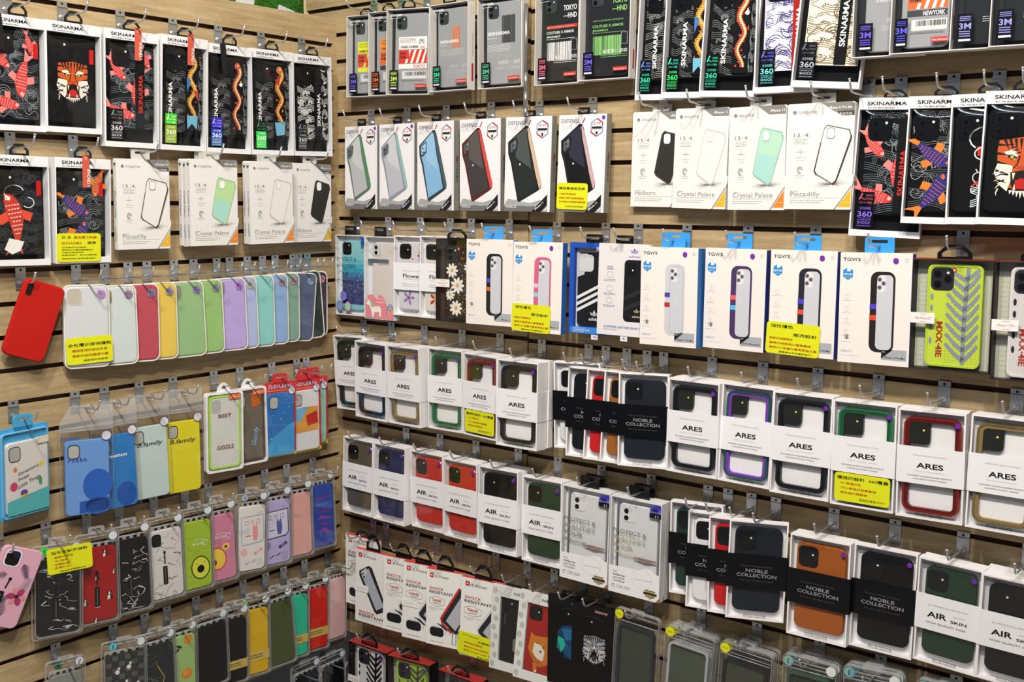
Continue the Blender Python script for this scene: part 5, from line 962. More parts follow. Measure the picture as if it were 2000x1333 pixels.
# ---------------------------------------------------------------- packs
T_={
'L1a':('L', 'skin', -0.8433, -0.0278, -0.2576, 0.1109, 0.2119, 2.28, -0.34, 4.65, -0.8436, 0.0364),
'L1b':('L', 'skin', -0.7315, -0.0308, -0.2561, 0.1161, 0.2112, -0.97, 0.31, 3.18, -0.731, 0.0367),
'L1c':('L', 'skin', -0.6053, -0.0317, -0.2797, 0.1205, 0.2355, -3.44, 0.64, 2.61, -0.6044, 0.0371),
'L1d':('L', 'skin', -0.4794, -0.0304, -0.2812, 0.1142, 0.2397, -0.83, 0.54, 3.64, -0.4784, 0.038),
'L1e':('L', 'skin', -0.36, -0.0314, -0.2828, 0.1172, 0.2367, -2.37, 0.38, 2.79, -0.3595, 0.0372),
'L1f':('L', 'skin', -0.237, -0.0352, -0.2824, 0.1187, 0.2387, -2.09, -0.43, 1.42, -0.238, 0.0381),
'L1g':('L', 'skin', -0.112, -0.0348, -0.2803, 0.1177, 0.2375, -2.02, -0.95, 1.34, -0.1141, 0.0375),
'L2a':('L', 'skin', -0.8543, -0.032, -0.514, 0.1156, 0.21, 0.1, 1.03, 1.12, -0.8525, 0.0341),
'L2b':('L', 'skin', -0.7249, -0.0302, -0.5145, 0.1189, 0.2093, -1.31, 1.05, 2.17, -0.7231, 0.0342),
'L2c':('L', 'mophie', -0.586, -0.0323, -0.4909, 0.1247, 0.1877, -1.42, 0.19, 1.63, -0.5858, 0.035),
'L2d':('L', 'mophie', -0.4235, -0.0547, -0.4874, 0.1239, 0.1887, -1.65, -0.11, 1.55, -0.4238, 0.0572),
'L2e':('L', 'mophie', -0.2617, -0.0551, -0.4876, 0.1238, 0.1885, -1.68, -0.64, 1.22, -0.2629, 0.0571),
'L2f':('L', 'mophie', -0.1198, -0.0341, -0.4885, 0.1221, 0.1893, 0.08, 0.33, 0.79, -0.1192, 0.0354),
'L3r':('L', 'redcase', -0.8656, -0.0343, -0.6937, 0.0832, 0.1535, -5.92, 20.37, 0.93, -0.8392, 0.0383),
'L3a':('L', 'silicone', -0.7299, -0.0361, -0.7285, 0.0921, 0.1707, -11.85, 0.95, 1.26, -0.7289, 0.0382),
'L3b':('L', 'silicone', -0.6636, -0.0404, -0.7303, 0.0875, 0.1673, -11.98, -0.04, -0.41, -0.6636, 0.0398),
'L3c':('L', 'silicone', -0.6113, -0.0391, -0.7296, 0.0875, 0.1665, -11.96, 0.73, 0.03, -0.6103, 0.0394),
'L3d':('L', 'silicone', -0.5645, -0.038, -0.7306, 0.0875, 0.1673, -11.98, 0.22, -0.32, -0.5641, 0.0376),
'L3e':('L', 'silicone', -0.4935, -0.0425, -0.7318, 0.0875, 0.1675, -11.98, -1.1, -0.93, -0.4948, 0.0409),
'L3f':('L', 'silicone', -0.4433, -0.0416, -0.7308, 0.0875, 0.1671, -11.97, -0.81, -0.76, -0.4443, 0.0402),
'L3g':('L', 'silicone', -0.3803, -0.0439, -0.7303, 0.0875, 0.1673, -11.97, -0.97, -0.89, -0.3814, 0.0423),
'L3h':('L', 'silicone', -0.3452, -0.0404, -0.7312, 0.0875, 0.1687, -12.02, -0.89, -1.09, -0.3461, 0.0386),
'L3i':('L', 'silicone', -0.2964, -0.0392, -0.7311, 0.0875, 0.1694, -12.05, -0.11, -0.82, -0.2963, 0.038),
'L3j':('L', 'silicone', -0.253, -0.0366, -0.7305, 0.0875, 0.1685, -12.02, 0.29, -0.45, -0.2525, 0.0361),
'L3k':('L', 'silicone', -0.2157, -0.0329, -0.7288, 0.0875, 0.1683, -12.02, 0.66, -0.21, -0.2147, 0.0328),
'L3l':('L', 'silicone', -0.1705, -0.0282, -0.7306, 0.0875, 0.1692, -12.08, 4.23, 1.7, -0.1649, 0.0319),
'L3m':('L', 'silicone', -0.132, -0.0305, -0.7284, 0.0875, 0.1683, -11.99, -2.68, -2.1, -0.1352, 0.0267),
'L3n':('L', 'silicone', -0.1133, -0.0188, -0.7265, 0.0874, 0.1643, -11.89, 0.59, 0.47, -0.1126, 0.0197),
'L4a':('L', 'card', -0.8733, -0.0364, -1.008, 0.108, 0.1826, 6.49, -0.37, 3.44, -0.8733, 0.042),
'L4b':('L', 'bagcase', -0.7475, -0.0406, -1.0307, 0.0882, 0.1557, -13.5, 1.5, 0.03, -0.7455, 0.0411),
'L4c':('L', 'bagcase', -0.6755, -0.041, -1.0333, 0.0833, 0.1568, -5.04, -0.66, -0.97, -0.6763, 0.0396),
'L4d':('L', 'bagcase', -0.5943, -0.0373, -1.0302, 0.0833, 0.1581, -5.38, -0.31, -1.33, -0.5946, 0.0354),
'L4e':('L', 'bagcase', -0.5131, -0.0378, -1.0343, 0.0834, 0.1598, -5.93, 0.99, -1.31, -0.5115, 0.0361),
'L4f':('L', 'disney', -0.4055, -0.0425, -1.0082, 0.0966, 0.1854, -5.72, 1.45, -0.42, -0.4031, 0.0421),
'L4g':('L', 'disney', -0.3278, -0.0362, -1.0076, 0.0966, 0.1835, -5.15, 0.22, -0.54, -0.3274, 0.0354),
'L4h':('L', 'redcard', -0.2389, -0.0452, -1.0045, 0.0891, 0.1824, -4.26, 2.11, -1.39, -0.2353, 0.0432),
'L4i':('L', 'redcard', -0.1545, -0.0395, -1.0091, 0.0935, 0.1818, -6.06, 0.34, -0.56, -0.1539, 0.0387),
'L4j':('L', 'redcard', -0.1214, -0.0277, -1.002, 0.0935, 0.1756, -5.68, -0.19, 1.47, -0.1219, 0.0299),
'L5z':('L', 'floral', -0.951, -0.0373, -1.2096, 0.0812, 0.1567, -8.48, 24.37, -0.29, -0.919, 0.0417),
'L5a':('L', 'blc', -0.8274, -0.043, -1.2626, 0.0834, 0.156, -14.12, 2.55, -0.15, -0.824, 0.0437),
'L5b':('L', 'blc', -0.7365, -0.045, -1.2636, 0.0757, 0.1577, -10.57, 1.78, -1.72, -0.7336, 0.0431),
'L5c':('L', 'blc', -0.6554, -0.0446, -1.2642, 0.0771, 0.1567, -10.19, -0.03, -1.36, -0.6551, 0.0428),
'L5d':('L', 'blc', -0.5691, -0.0431, -1.262, 0.0761, 0.1556, -8.15, -0.45, -0.72, -0.5696, 0.042),
'L5e':('L', 'blc', -0.4922, -0.0463, -1.262, 0.0717, 0.1554, -6.73, 0.81, -1.6, -0.4909, 0.0443),
'L5f':('L', 'blc', -0.4235, -0.0408, -1.2641, 0.0771, 0.1556, -10.01, -0.94, -1.16, -0.4245, 0.0391),
'L5g':('L', 'blc', -0.3412, -0.0446, -1.2619, 0.0711, 0.1559, -8.92, 3.5, -1.5, -0.3362, 0.0434),
'L5h':('L', 'blc', -0.2648, -0.0439, -1.2663, 0.0771, 0.1569, -10.26, 0.98, -0.9, -0.2633, 0.043),
'L5i':('L', 'blc', -0.1941, -0.0435, -1.2647, 0.0771, 0.1569, -10.22, -0.0, -1.43, -0.1937, 0.0415),
'L5j':('L', 'blc', -0.1134, -0.0482, -1.2593, 0.0697, 0.1581, -2.14, 1.88, -4.26, -0.1106, 0.0424),
'L6a':('L', 'blc', -0.8226, -0.0428, -1.5071, 0.0659, 0.1551, -6.27, 3.26, -0.71, -0.8181, 0.0423),
'L6b':('L', 'blc', -0.6869, -0.0446, -1.5085, 0.0806, 0.1551, -15.42, 1.76, -0.42, -0.6844, 0.0447),
'L6c':('L', 'blc', -0.6047, -0.0454, -1.5165, 0.0771, 0.1551, -10.0, -0.0, -0.5, -0.6046, 0.0448),
'L6d':('L', 'blc', -0.5435, -0.0369, -1.5113, 0.077, 0.1507, -9.4, -0.93, 3.24, -0.5454, 0.0409),
'L6e':('L', 'blc', -0.4604, -0.0442, -1.5047, 0.077, 0.149, -9.12, -2.72, 4.23, -0.4647, 0.0491),
'L6f':('L', 'blc', -0.4055, -0.0448, -1.5205, 0.0771, 0.1547, -9.97, 0.67, 0.18, -0.4047, 0.0452),
'L6g':('L', 'blc', -0.3417, -0.046, -1.5217, 0.0771, 0.1589, -10.57, 1.75, -2.3, -0.3388, 0.0433),
'L6h':('L', 'blc', -0.2623, -0.0508, -1.5215, 0.0771, 0.1564, -10.11, -1.95, -2.58, -0.2643, 0.0468),
'L6i':('L', 'blc', -0.2156, -0.0428, -1.5227, 0.0771, 0.1569, -10.29, 1.79, -0.75, -0.213, 0.0422),
'L6j':('L', 'blc', -0.1477, -0.0423, -1.525, 0.0771, 0.1578, -10.43, 1.78, -1.4, -0.145, 0.0408),
'L6k':('L', 'blc', -0.0759, -0.0473, -1.5167, 0.0626, 0.1562, 4.04, 5.18, -3.16, -0.0691, 0.0425),
'R1b':('R', 'clear', -0.035, -0.1333, -0.1382, 0.1174, 0.1928, 5.2, 0.87, -0.65, 0.1346, 0.0338),
'R1c':('R', 'clear', -0.05, -0.2249, -0.1411, 0.1174, 0.1934, 5.25, 0.76, -0.38, 0.2261, 0.0493),
'R1d':('R', 'clear', -0.0648, -0.3014, -0.1451, 0.1205, 0.1924, 7.47, 1.89, 0.43, 0.3046, 0.0651),
'R1e':('R', 'clear', -0.0654, -0.4301, -0.1434, 0.1157, 0.1898, -1.12, 0.12, -0.18, 0.4303, 0.0651),
'R1f':('R', 'clear', -0.051, -0.564, -0.1438, 0.1178, 0.1922, 2.84, -0.24, 0.03, 0.5636, 0.0511),
'R1g':('R', 'clear', -0.0506, -0.7131, -0.1455, 0.1159, 0.1901, -2.57, 0.43, -0.47, 0.7138, 0.0498),
'R1h':('R', 'clear', -0.051, -0.8323, -0.1431, 0.1187, 0.1901, 2.16, 0.0, -0.53, 0.8322, 0.0502),
'R1i':('R', 'skin', -0.0244, -0.9436, -0.1867, 0.1028, 0.2326, 4.6, 1.94, -0.24, 0.9475, 0.0236),
'R1j':('R', 'skin', -0.04, -1.0152, -0.1877, 0.1064, 0.2326, 5.89, 1.95, -0.31, 1.0191, 0.0389),
'R1k':('R', 'skin', -0.0527, -1.1051, -0.1915, 0.1075, 0.2326, 6.5, 2.74, -0.33, 1.1105, 0.0514),
'R1l':('R', 'skin', -0.0487, -1.2198, -0.1894, 0.1153, 0.2326, 8.0, -0.0, -0.5, 1.2196, 0.0477),
'R1m':('R', 'skin', -0.06, -1.2982, -0.187, 0.119, 0.2326, 9.27, 4.44, -0.59, 1.3069, 0.0573),
'R1n':('R', 'clear', -0.0664, -1.4076, -0.1423, 0.1173, 0.1901, 8.0, -0.0, -0.5, 1.4075, 0.0656),
'R1o':('R', 'clear', -0.0834, -1.466, -0.1429, 0.0955, 0.1901, 5.39, 0.03, -0.16, 1.466, 0.0831),
'R1p':('R', 'clear', -0.0735, -1.5705, -0.1431, 0.1173, 0.1901, 8.0, 0.0, -0.5, 1.5704, 0.0727),
'R1q':('R', 'clear', -0.0888, -1.6343, -0.1446, 0.1173, 0.1901, 8.0, 0.0, -0.5, 1.6342, 0.088),
'R2a':('R', 'defense', -0.041, -0.1225, -0.4078, 0.1137, 0.1999, -0.27, -0.05, -1.01, 0.1224, 0.0393),
'R2b':('R', 'defense', -0.041, -0.2435, -0.4078, 0.1145, 0.2006, 0.47, 0.15, -0.7, 0.2438, 0.0397),
'R2c':('R', 'defense', -0.0413, -0.3681, -0.4087, 0.114, 0.2023, 0.23, 0.04, -0.44, 0.3682, 0.0405),
'R2d':('R', 'defense', -0.041, -0.5016, -0.4086, 0.1162, 0.2021, 1.94, 0.11, -0.13, 0.5018, 0.0407),
'R2e':('R', 'defense', -0.0436, -0.635, -0.4089, 0.1193, 0.2019, 3.88, 0.5, -1.41, 0.6357, 0.041),
'R2f':('R', 'defense', -0.0424, -0.773, -0.4086, 0.1175, 0.2001, 2.04, 0.69, -1.39, 0.7742, 0.0399),
'R3a':('R', 'mophie', -0.0177, -0.9416, -0.3964, 0.1219, 0.1881, 0.29, 0.47, -0.63, 0.9424, 0.0166),
'R3b':('R', 'mophie', -0.0334, -1.0438, -0.3989, 0.1188, 0.1913, -2.56, 0.88, -0.66, 1.0453, 0.0324),
'R3c':('R', 'mophie', -0.0414, -1.1672, -0.4004, 0.1163, 0.1895, -2.1, -0.27, 0.26, 1.1668, 0.0418),
'R3d':('R', 'mophie', -0.0456, -1.2881, -0.398, 0.1242, 0.187, 1.04, 0.06, -0.37, 1.2882, 0.045),
'R3e':('R', 'skin', -0.0312, -1.4044, -0.4449, 0.1195, 0.2376, 8.63, 1.96, -0.52, 1.4082, 0.0295),
'R3f':('R', 'skin', -0.0407, -1.4956, -0.4206, 0.1158, 0.2111, 8.12, 1.12, -0.6, 1.4975, 0.0393),
'R3g':('R', 'skin', -0.0525, -1.5724, -0.4195, 0.1158, 0.2088, 7.97, -0.13, -0.51, 1.572, 0.0516),
'R3h':('R', 'skin', -0.0682, -1.6246, -0.4195, 0.1158, 0.2093, 7.99, 1.05, -0.62, 1.6264, 0.0668),
'R4a':('R', 'glit', -0.031, -0.0674, -0.675, 0.1028, 0.202, 1.2, -0.33, -0.96, 0.0668, 0.0293),
'R4b':('R', 'glit', -0.037, -0.1775, -0.6769, 0.1021, 0.2027, 0.49, -0.14, -0.9, 0.1773, 0.0354),
'R4c':('R', 'kdoo', -0.0378, -0.2826, -0.6617, 0.1071, 0.1916, 4.19, 0.36, -1.09, 0.2831, 0.0359),
'R4d':('R', 'kdoo', -0.0492, -0.3793, -0.6598, 0.1071, 0.1918, 4.21, 0.12, -0.92, 0.3793, 0.0476),
'R4e':('R', 'kdoo', -0.063, -0.4433, -0.6618, 0.1071, 0.1878, 3.91, 0.28, -0.57, 0.4437, 0.062),
'R4f':('R', 'tovis', -0.0758, -0.556, -0.6589, 0.1266, 0.1889, 3.39, -0.24, -1.26, 0.5555, 0.0737),
'R4g':('R', 'tovis', -0.0793, -0.6887, -0.6652, 0.1276, 0.1932, 1.48, -0.58, -2.47, 0.6876, 0.0752),
'R4h':('R', 'adidas', -0.0498, -0.8121, -0.6613, 0.1132, 0.1902, 4.34, -0.04, -0.97, 0.8119, 0.0482),
'R4i':('R', 'adidas', -0.0595, -0.8897, -0.6571, 0.1132, 0.1865, 4.04, 0.53, -0.87, 0.8904, 0.058),
'R4j':('R', 'tovis', -0.0735, -1.006, -0.6664, 0.1254, 0.1924, 0.81, -0.47, -0.72, 1.0052, 0.0723),
'R4k':('R', 'tovis', -0.053, -1.1354, -0.6645, 0.1258, 0.1913, 0.05, 0.15, -0.2, 1.1357, 0.0527),
'R4l':('R', 'tovis', -0.0547, -1.2712, -0.6644, 0.1262, 0.1926, 0.05, -0.28, -0.74, 1.2708, 0.0534),
'R4m':('R', 'tovis', -0.0546, -1.4042, -0.6658, 0.1255, 0.1941, 0.01, -0.78, -0.31, 1.4029, 0.0541),
'R4n':('R', 'mxx', -0.052, -1.5311, -0.6653, 0.1298, 0.1866, 0.12, -0.44, 0.38, 1.5304, 0.0526),
'R4o':('R', 'mxx', -0.0573, -1.6629, -0.6699, 0.1274, 0.1926, 0.99, -0.93, -1.1, 1.6613, 0.0555),
'R5a':('R', 'kdoo', -0.0535, -0.0921, -0.9115, 0.1066, 0.1879, 0.04, -1.82, 1.53, 0.0891, 0.056),
'R5b':('R', 'kdoo', -0.0738, -0.1803, -0.9203, 0.1078, 0.1905, -0.64, 1.14, 0.97, 0.1822, 0.0754),
'R5c':('R', 'kdoo', -0.0745, -0.2946, -0.9204, 0.1072, 0.1904, -0.79, 0.08, 1.37, 0.2947, 0.0768),
'R5d':('R', 'kdoo', -0.066, -0.4169, -0.9177, 0.1065, 0.191, -0.04, -0.45, -0.51, 0.4162, 0.0651),
'R5e':('R', 'kdoo', -0.0717, -0.5261, -0.9177, 0.1043, 0.1893, -3.84, 0.99, 0.63, 0.5277, 0.0728),
'R5f':('R', 'kdoo', -0.0942, -0.6477, -0.9196, 0.1092, 0.191, 2.05, 0.2, -1.14, 0.648, 0.0923),
'R5g':('R', 'kdoo', -0.0468, -0.7764, -0.9125, 0.1066, 0.1878, 12.0, -0.98, 0.0, 0.7748, 0.0472),
'R5h':('R', 'kdoo', -0.0603, -0.8158, -0.9236, 0.1066, 0.1913, 12.23, 0.81, -1.76, 0.8165, 0.0571),
'R5i':('R', 'kdoo', -0.0685, -0.866, -0.9219, 0.1066, 0.1909, 12.19, 1.53, -1.92, 0.8678, 0.0649),
'R5j':('R', 'kdoo', -0.0771, -0.9132, -0.919, 0.1066, 0.1902, 12.13, 1.97, -1.86, 0.9158, 0.0734),
'R5k':('R', 'kdoo', -0.0866, -0.9623, -0.9145, 0.1034, 0.1893, 14.68, -0.78, -2.43, 0.9601, 0.083),
'R5l':('R', 'kdoo', -0.074, -1.0658, -0.9155, 0.1096, 0.1866, 1.17, 0.47, 0.33, 1.0666, 0.0746),
'R5m':('R', 'kdoo', -0.0688, -1.1739, -0.9177, 0.1063, 0.1899, -0.34, 0.57, -1.73, 1.1749, 0.0659),
'R5n':('R', 'kdoo', -0.0685, -1.2845, -0.9218, 0.1129, 0.191, 1.06, 0.29, -0.59, 1.285, 0.0675),
'R5o':('R', 'kdoo', -0.0673, -1.4007, -0.9229, 0.1126, 0.19, 0.85, -0.48, -0.24, 1.3999, 0.0669),
'R5p':('R', 'kdoo', -0.0661, -1.517, -0.9226, 0.1109, 0.1888, 0.5, -1.12, -0.04, 1.5152, 0.0661),
'R5q':('R', 'kdoo', -0.0687, -1.6305, -0.9208, 0.1066, 0.1908, 0.34, -0.08, -1.37, 1.6304, 0.0664),
'R6a':('R', 'kdoo', -0.0666, -0.1189, -1.1726, 0.1072, 0.1915, -0.48, 0.51, -1.76, 0.1198, 0.0637),
'R6b':('R', 'kdoo', -0.0675, -0.2306, -1.1739, 0.108, 0.1927, 0.07, 0.16, -1.76, 0.2308, 0.0645),
'R6c':('R', 'kdoo', -0.0513, -0.3462, -1.1741, 0.1066, 0.1897, -1.03, -0.58, 0.26, 0.3453, 0.0517),
'R6d':('R', 'kdoo', -0.0588, -0.4582, -1.1734, 0.106, 0.1879, -1.39, -0.05, 0.74, 0.4581, 0.06),
'R6e':('R', 'kdoo', -0.0801, -0.5843, -1.1731, 0.111, 0.1928, 1.59, -0.19, -1.46, 0.5839, 0.0777),
'R6f':('R', 'kdoo', -0.066, -0.6973, -1.1797, 0.1073, 0.1916, -0.02, -0.68, -1.35, 0.6962, 0.0638),
'R6i':('R', 'kdoo', -0.0521, -1.069, -1.1681, 0.1067, 0.1896, 12.11, -0.43, -1.02, 1.0679, 0.0506),
'R6j':('R', 'kdoo', -0.0644, -1.114, -1.1829, 0.1068, 0.1935, 12.4, -0.28, -2.76, 1.1125, 0.0599),
'R6k':('R', 'kdoo', -0.07, -1.1653, -1.1794, 0.1068, 0.191, 12.22, -0.85, -1.58, 1.1634, 0.0677),
'R6l':('R', 'kdoo', -0.0799, -1.2115, -1.1733, 0.1081, 0.191, 24.89, 1.04, -1.55, 1.212, 0.0768),
'R6m':('R', 'kdoo', -0.0672, -1.3283, -1.1864, 0.1136, 0.1921, 1.39, -0.04, -1.33, 1.3281, 0.065),
'R6n':('R', 'kdoo', -0.0503, -1.4405, -1.185, 0.111, 0.1907, 2.04, 0.38, -1.63, 1.441, 0.0476),
'R6o':('R', 'kdoo', -0.0633, -1.5555, -1.1767, 0.1064, 0.187, -2.58, 1.1, 1.46, 1.5572, 0.0657),
'R6p':('R', 'kdoo', -0.0683, -1.6614, -1.1774, 0.1067, 0.1836, -0.55, 0.97, 2.06, 1.6629, 0.0716),
'R6g':('R', 'barrier', -0.065, -0.8086, -1.1955, 0.1207, 0.2046, 0.9, 0.66, -1.2, 0.8098, 0.0628),
'R6h':('R', 'barrier', -0.0651, -0.9347, -1.1973, 0.1213, 0.2055, 0.49, 0.09, -0.95, 0.9348, 0.0634),
'R7a':('R', 'xfit', -0.0431, -0.1079, -1.4285, 0.111, 0.1865, 3.73, 1.25, 0.73, 0.11, 0.0441),
'R7b':('R', 'xfit', -0.0571, -0.1562, -1.4591, 0.111, 0.1903, 4.04, 0.46, -1.31, 0.1568, 0.0549),
'R7c':('R', 'xfit', -0.0582, -0.2614, -1.4534, 0.111, 0.1898, 9.99, 1.01, -1.24, 0.2627, 0.0559),
'R7d':('R', 'xfit', -0.0609, -0.3305, -1.4553, 0.1111, 0.1912, 10.1, 0.69, -1.86, 0.3311, 0.0576),
'R7e':('R', 'xfit', -0.0611, -0.4054, -1.45, 0.0996, 0.1862, 11.25, -0.18, -1.99, 0.4045, 0.058),
'R7f':('R', 'xfit', -0.0585, -0.5151, -1.4517, 0.111, 0.1904, 10.03, 1.42, -1.72, 0.5169, 0.0553),
'R7g':('R', 'nimmy', -0.0564, -0.6038, -1.4607, 0.109, 0.2004, 9.87, 2.25, -0.8, 0.6074, 0.0543),
'R7h':('R', 'nimmy', -0.0626, -0.6781, -1.4601, 0.109, 0.2037, 10.08, 3.45, -3.26, 0.6831, 0.0559),
'R7i':('R', 'nimmyb', -0.054, -0.7665, -1.4455, 0.104, 0.2019, 10.0, 0.0, -0.5, 0.7664, 0.0532),
'R7j':('R', 'nimmyb', -0.0573, -0.8289, -1.4473, 0.0991, 0.2019, 8.27, 0.16, -0.6, 0.829, 0.0562),
'R7k':('R', 'bldk', -0.0561, -0.9289, -1.4399, 0.0871, 0.1716, -0.66, 1.97, -0.44, 0.9319, 0.0554),
'R7l':('R', 'bldk', -0.0567, -1.05, -1.4478, 0.0908, 0.1716, 0.22, 3.1, -0.35, 1.0546, 0.0561),
'R7m':('R', 'bldk', -0.0566, -1.1751, -1.4486, 0.0902, 0.1716, 0.24, 2.46, -0.36, 1.1788, 0.056),
'R7n':('R', 'bldk', -0.0557, -1.3126, -1.4372, 0.0843, 0.1716, 0.26, -0.41, -0.51, 1.3119, 0.0549),
'R8a':('R', 'mxx', -0.0613, -0.1397, -1.708, 0.1311, 0.1854, 2.65, 0.72, -0.43, 0.1408, 0.0605),
'R8b':('R', 'mxx', -0.0611, -0.2899, -1.7038, 0.1321, 0.1854, 5.81, -1.15, -0.41, 0.288, 0.0606),
'R8c':('R', 'mxx', -0.0608, -0.4496, -1.6993, 0.1269, 0.1854, -0.0, 0.0, -0.5, 0.4496, 0.06),
'R7o':('R', 'bldk', -0.0552, -1.4378, -1.4245, 0.0822, 0.1716, 2.41, -2.84, -0.56, 1.4335, 0.0546),
'R7p':('R', 'bldk', -0.0557, -1.5619, -1.4155, 0.0848, 0.1716, 0.0, 0.0, -0.5, 1.5619, 0.055),
'L7a':('L', 'blc', -0.0873, -0.0447, -1.7437, 0.0771, 0.1551, 0.0, -0.0, -0.5, -0.0873, 0.044),
'L7b':('L', 'blc', -0.1761, -0.0447, -1.735, 0.0771, 0.1551, -0.0, 0.0, -0.5, -0.1761, 0.044)}
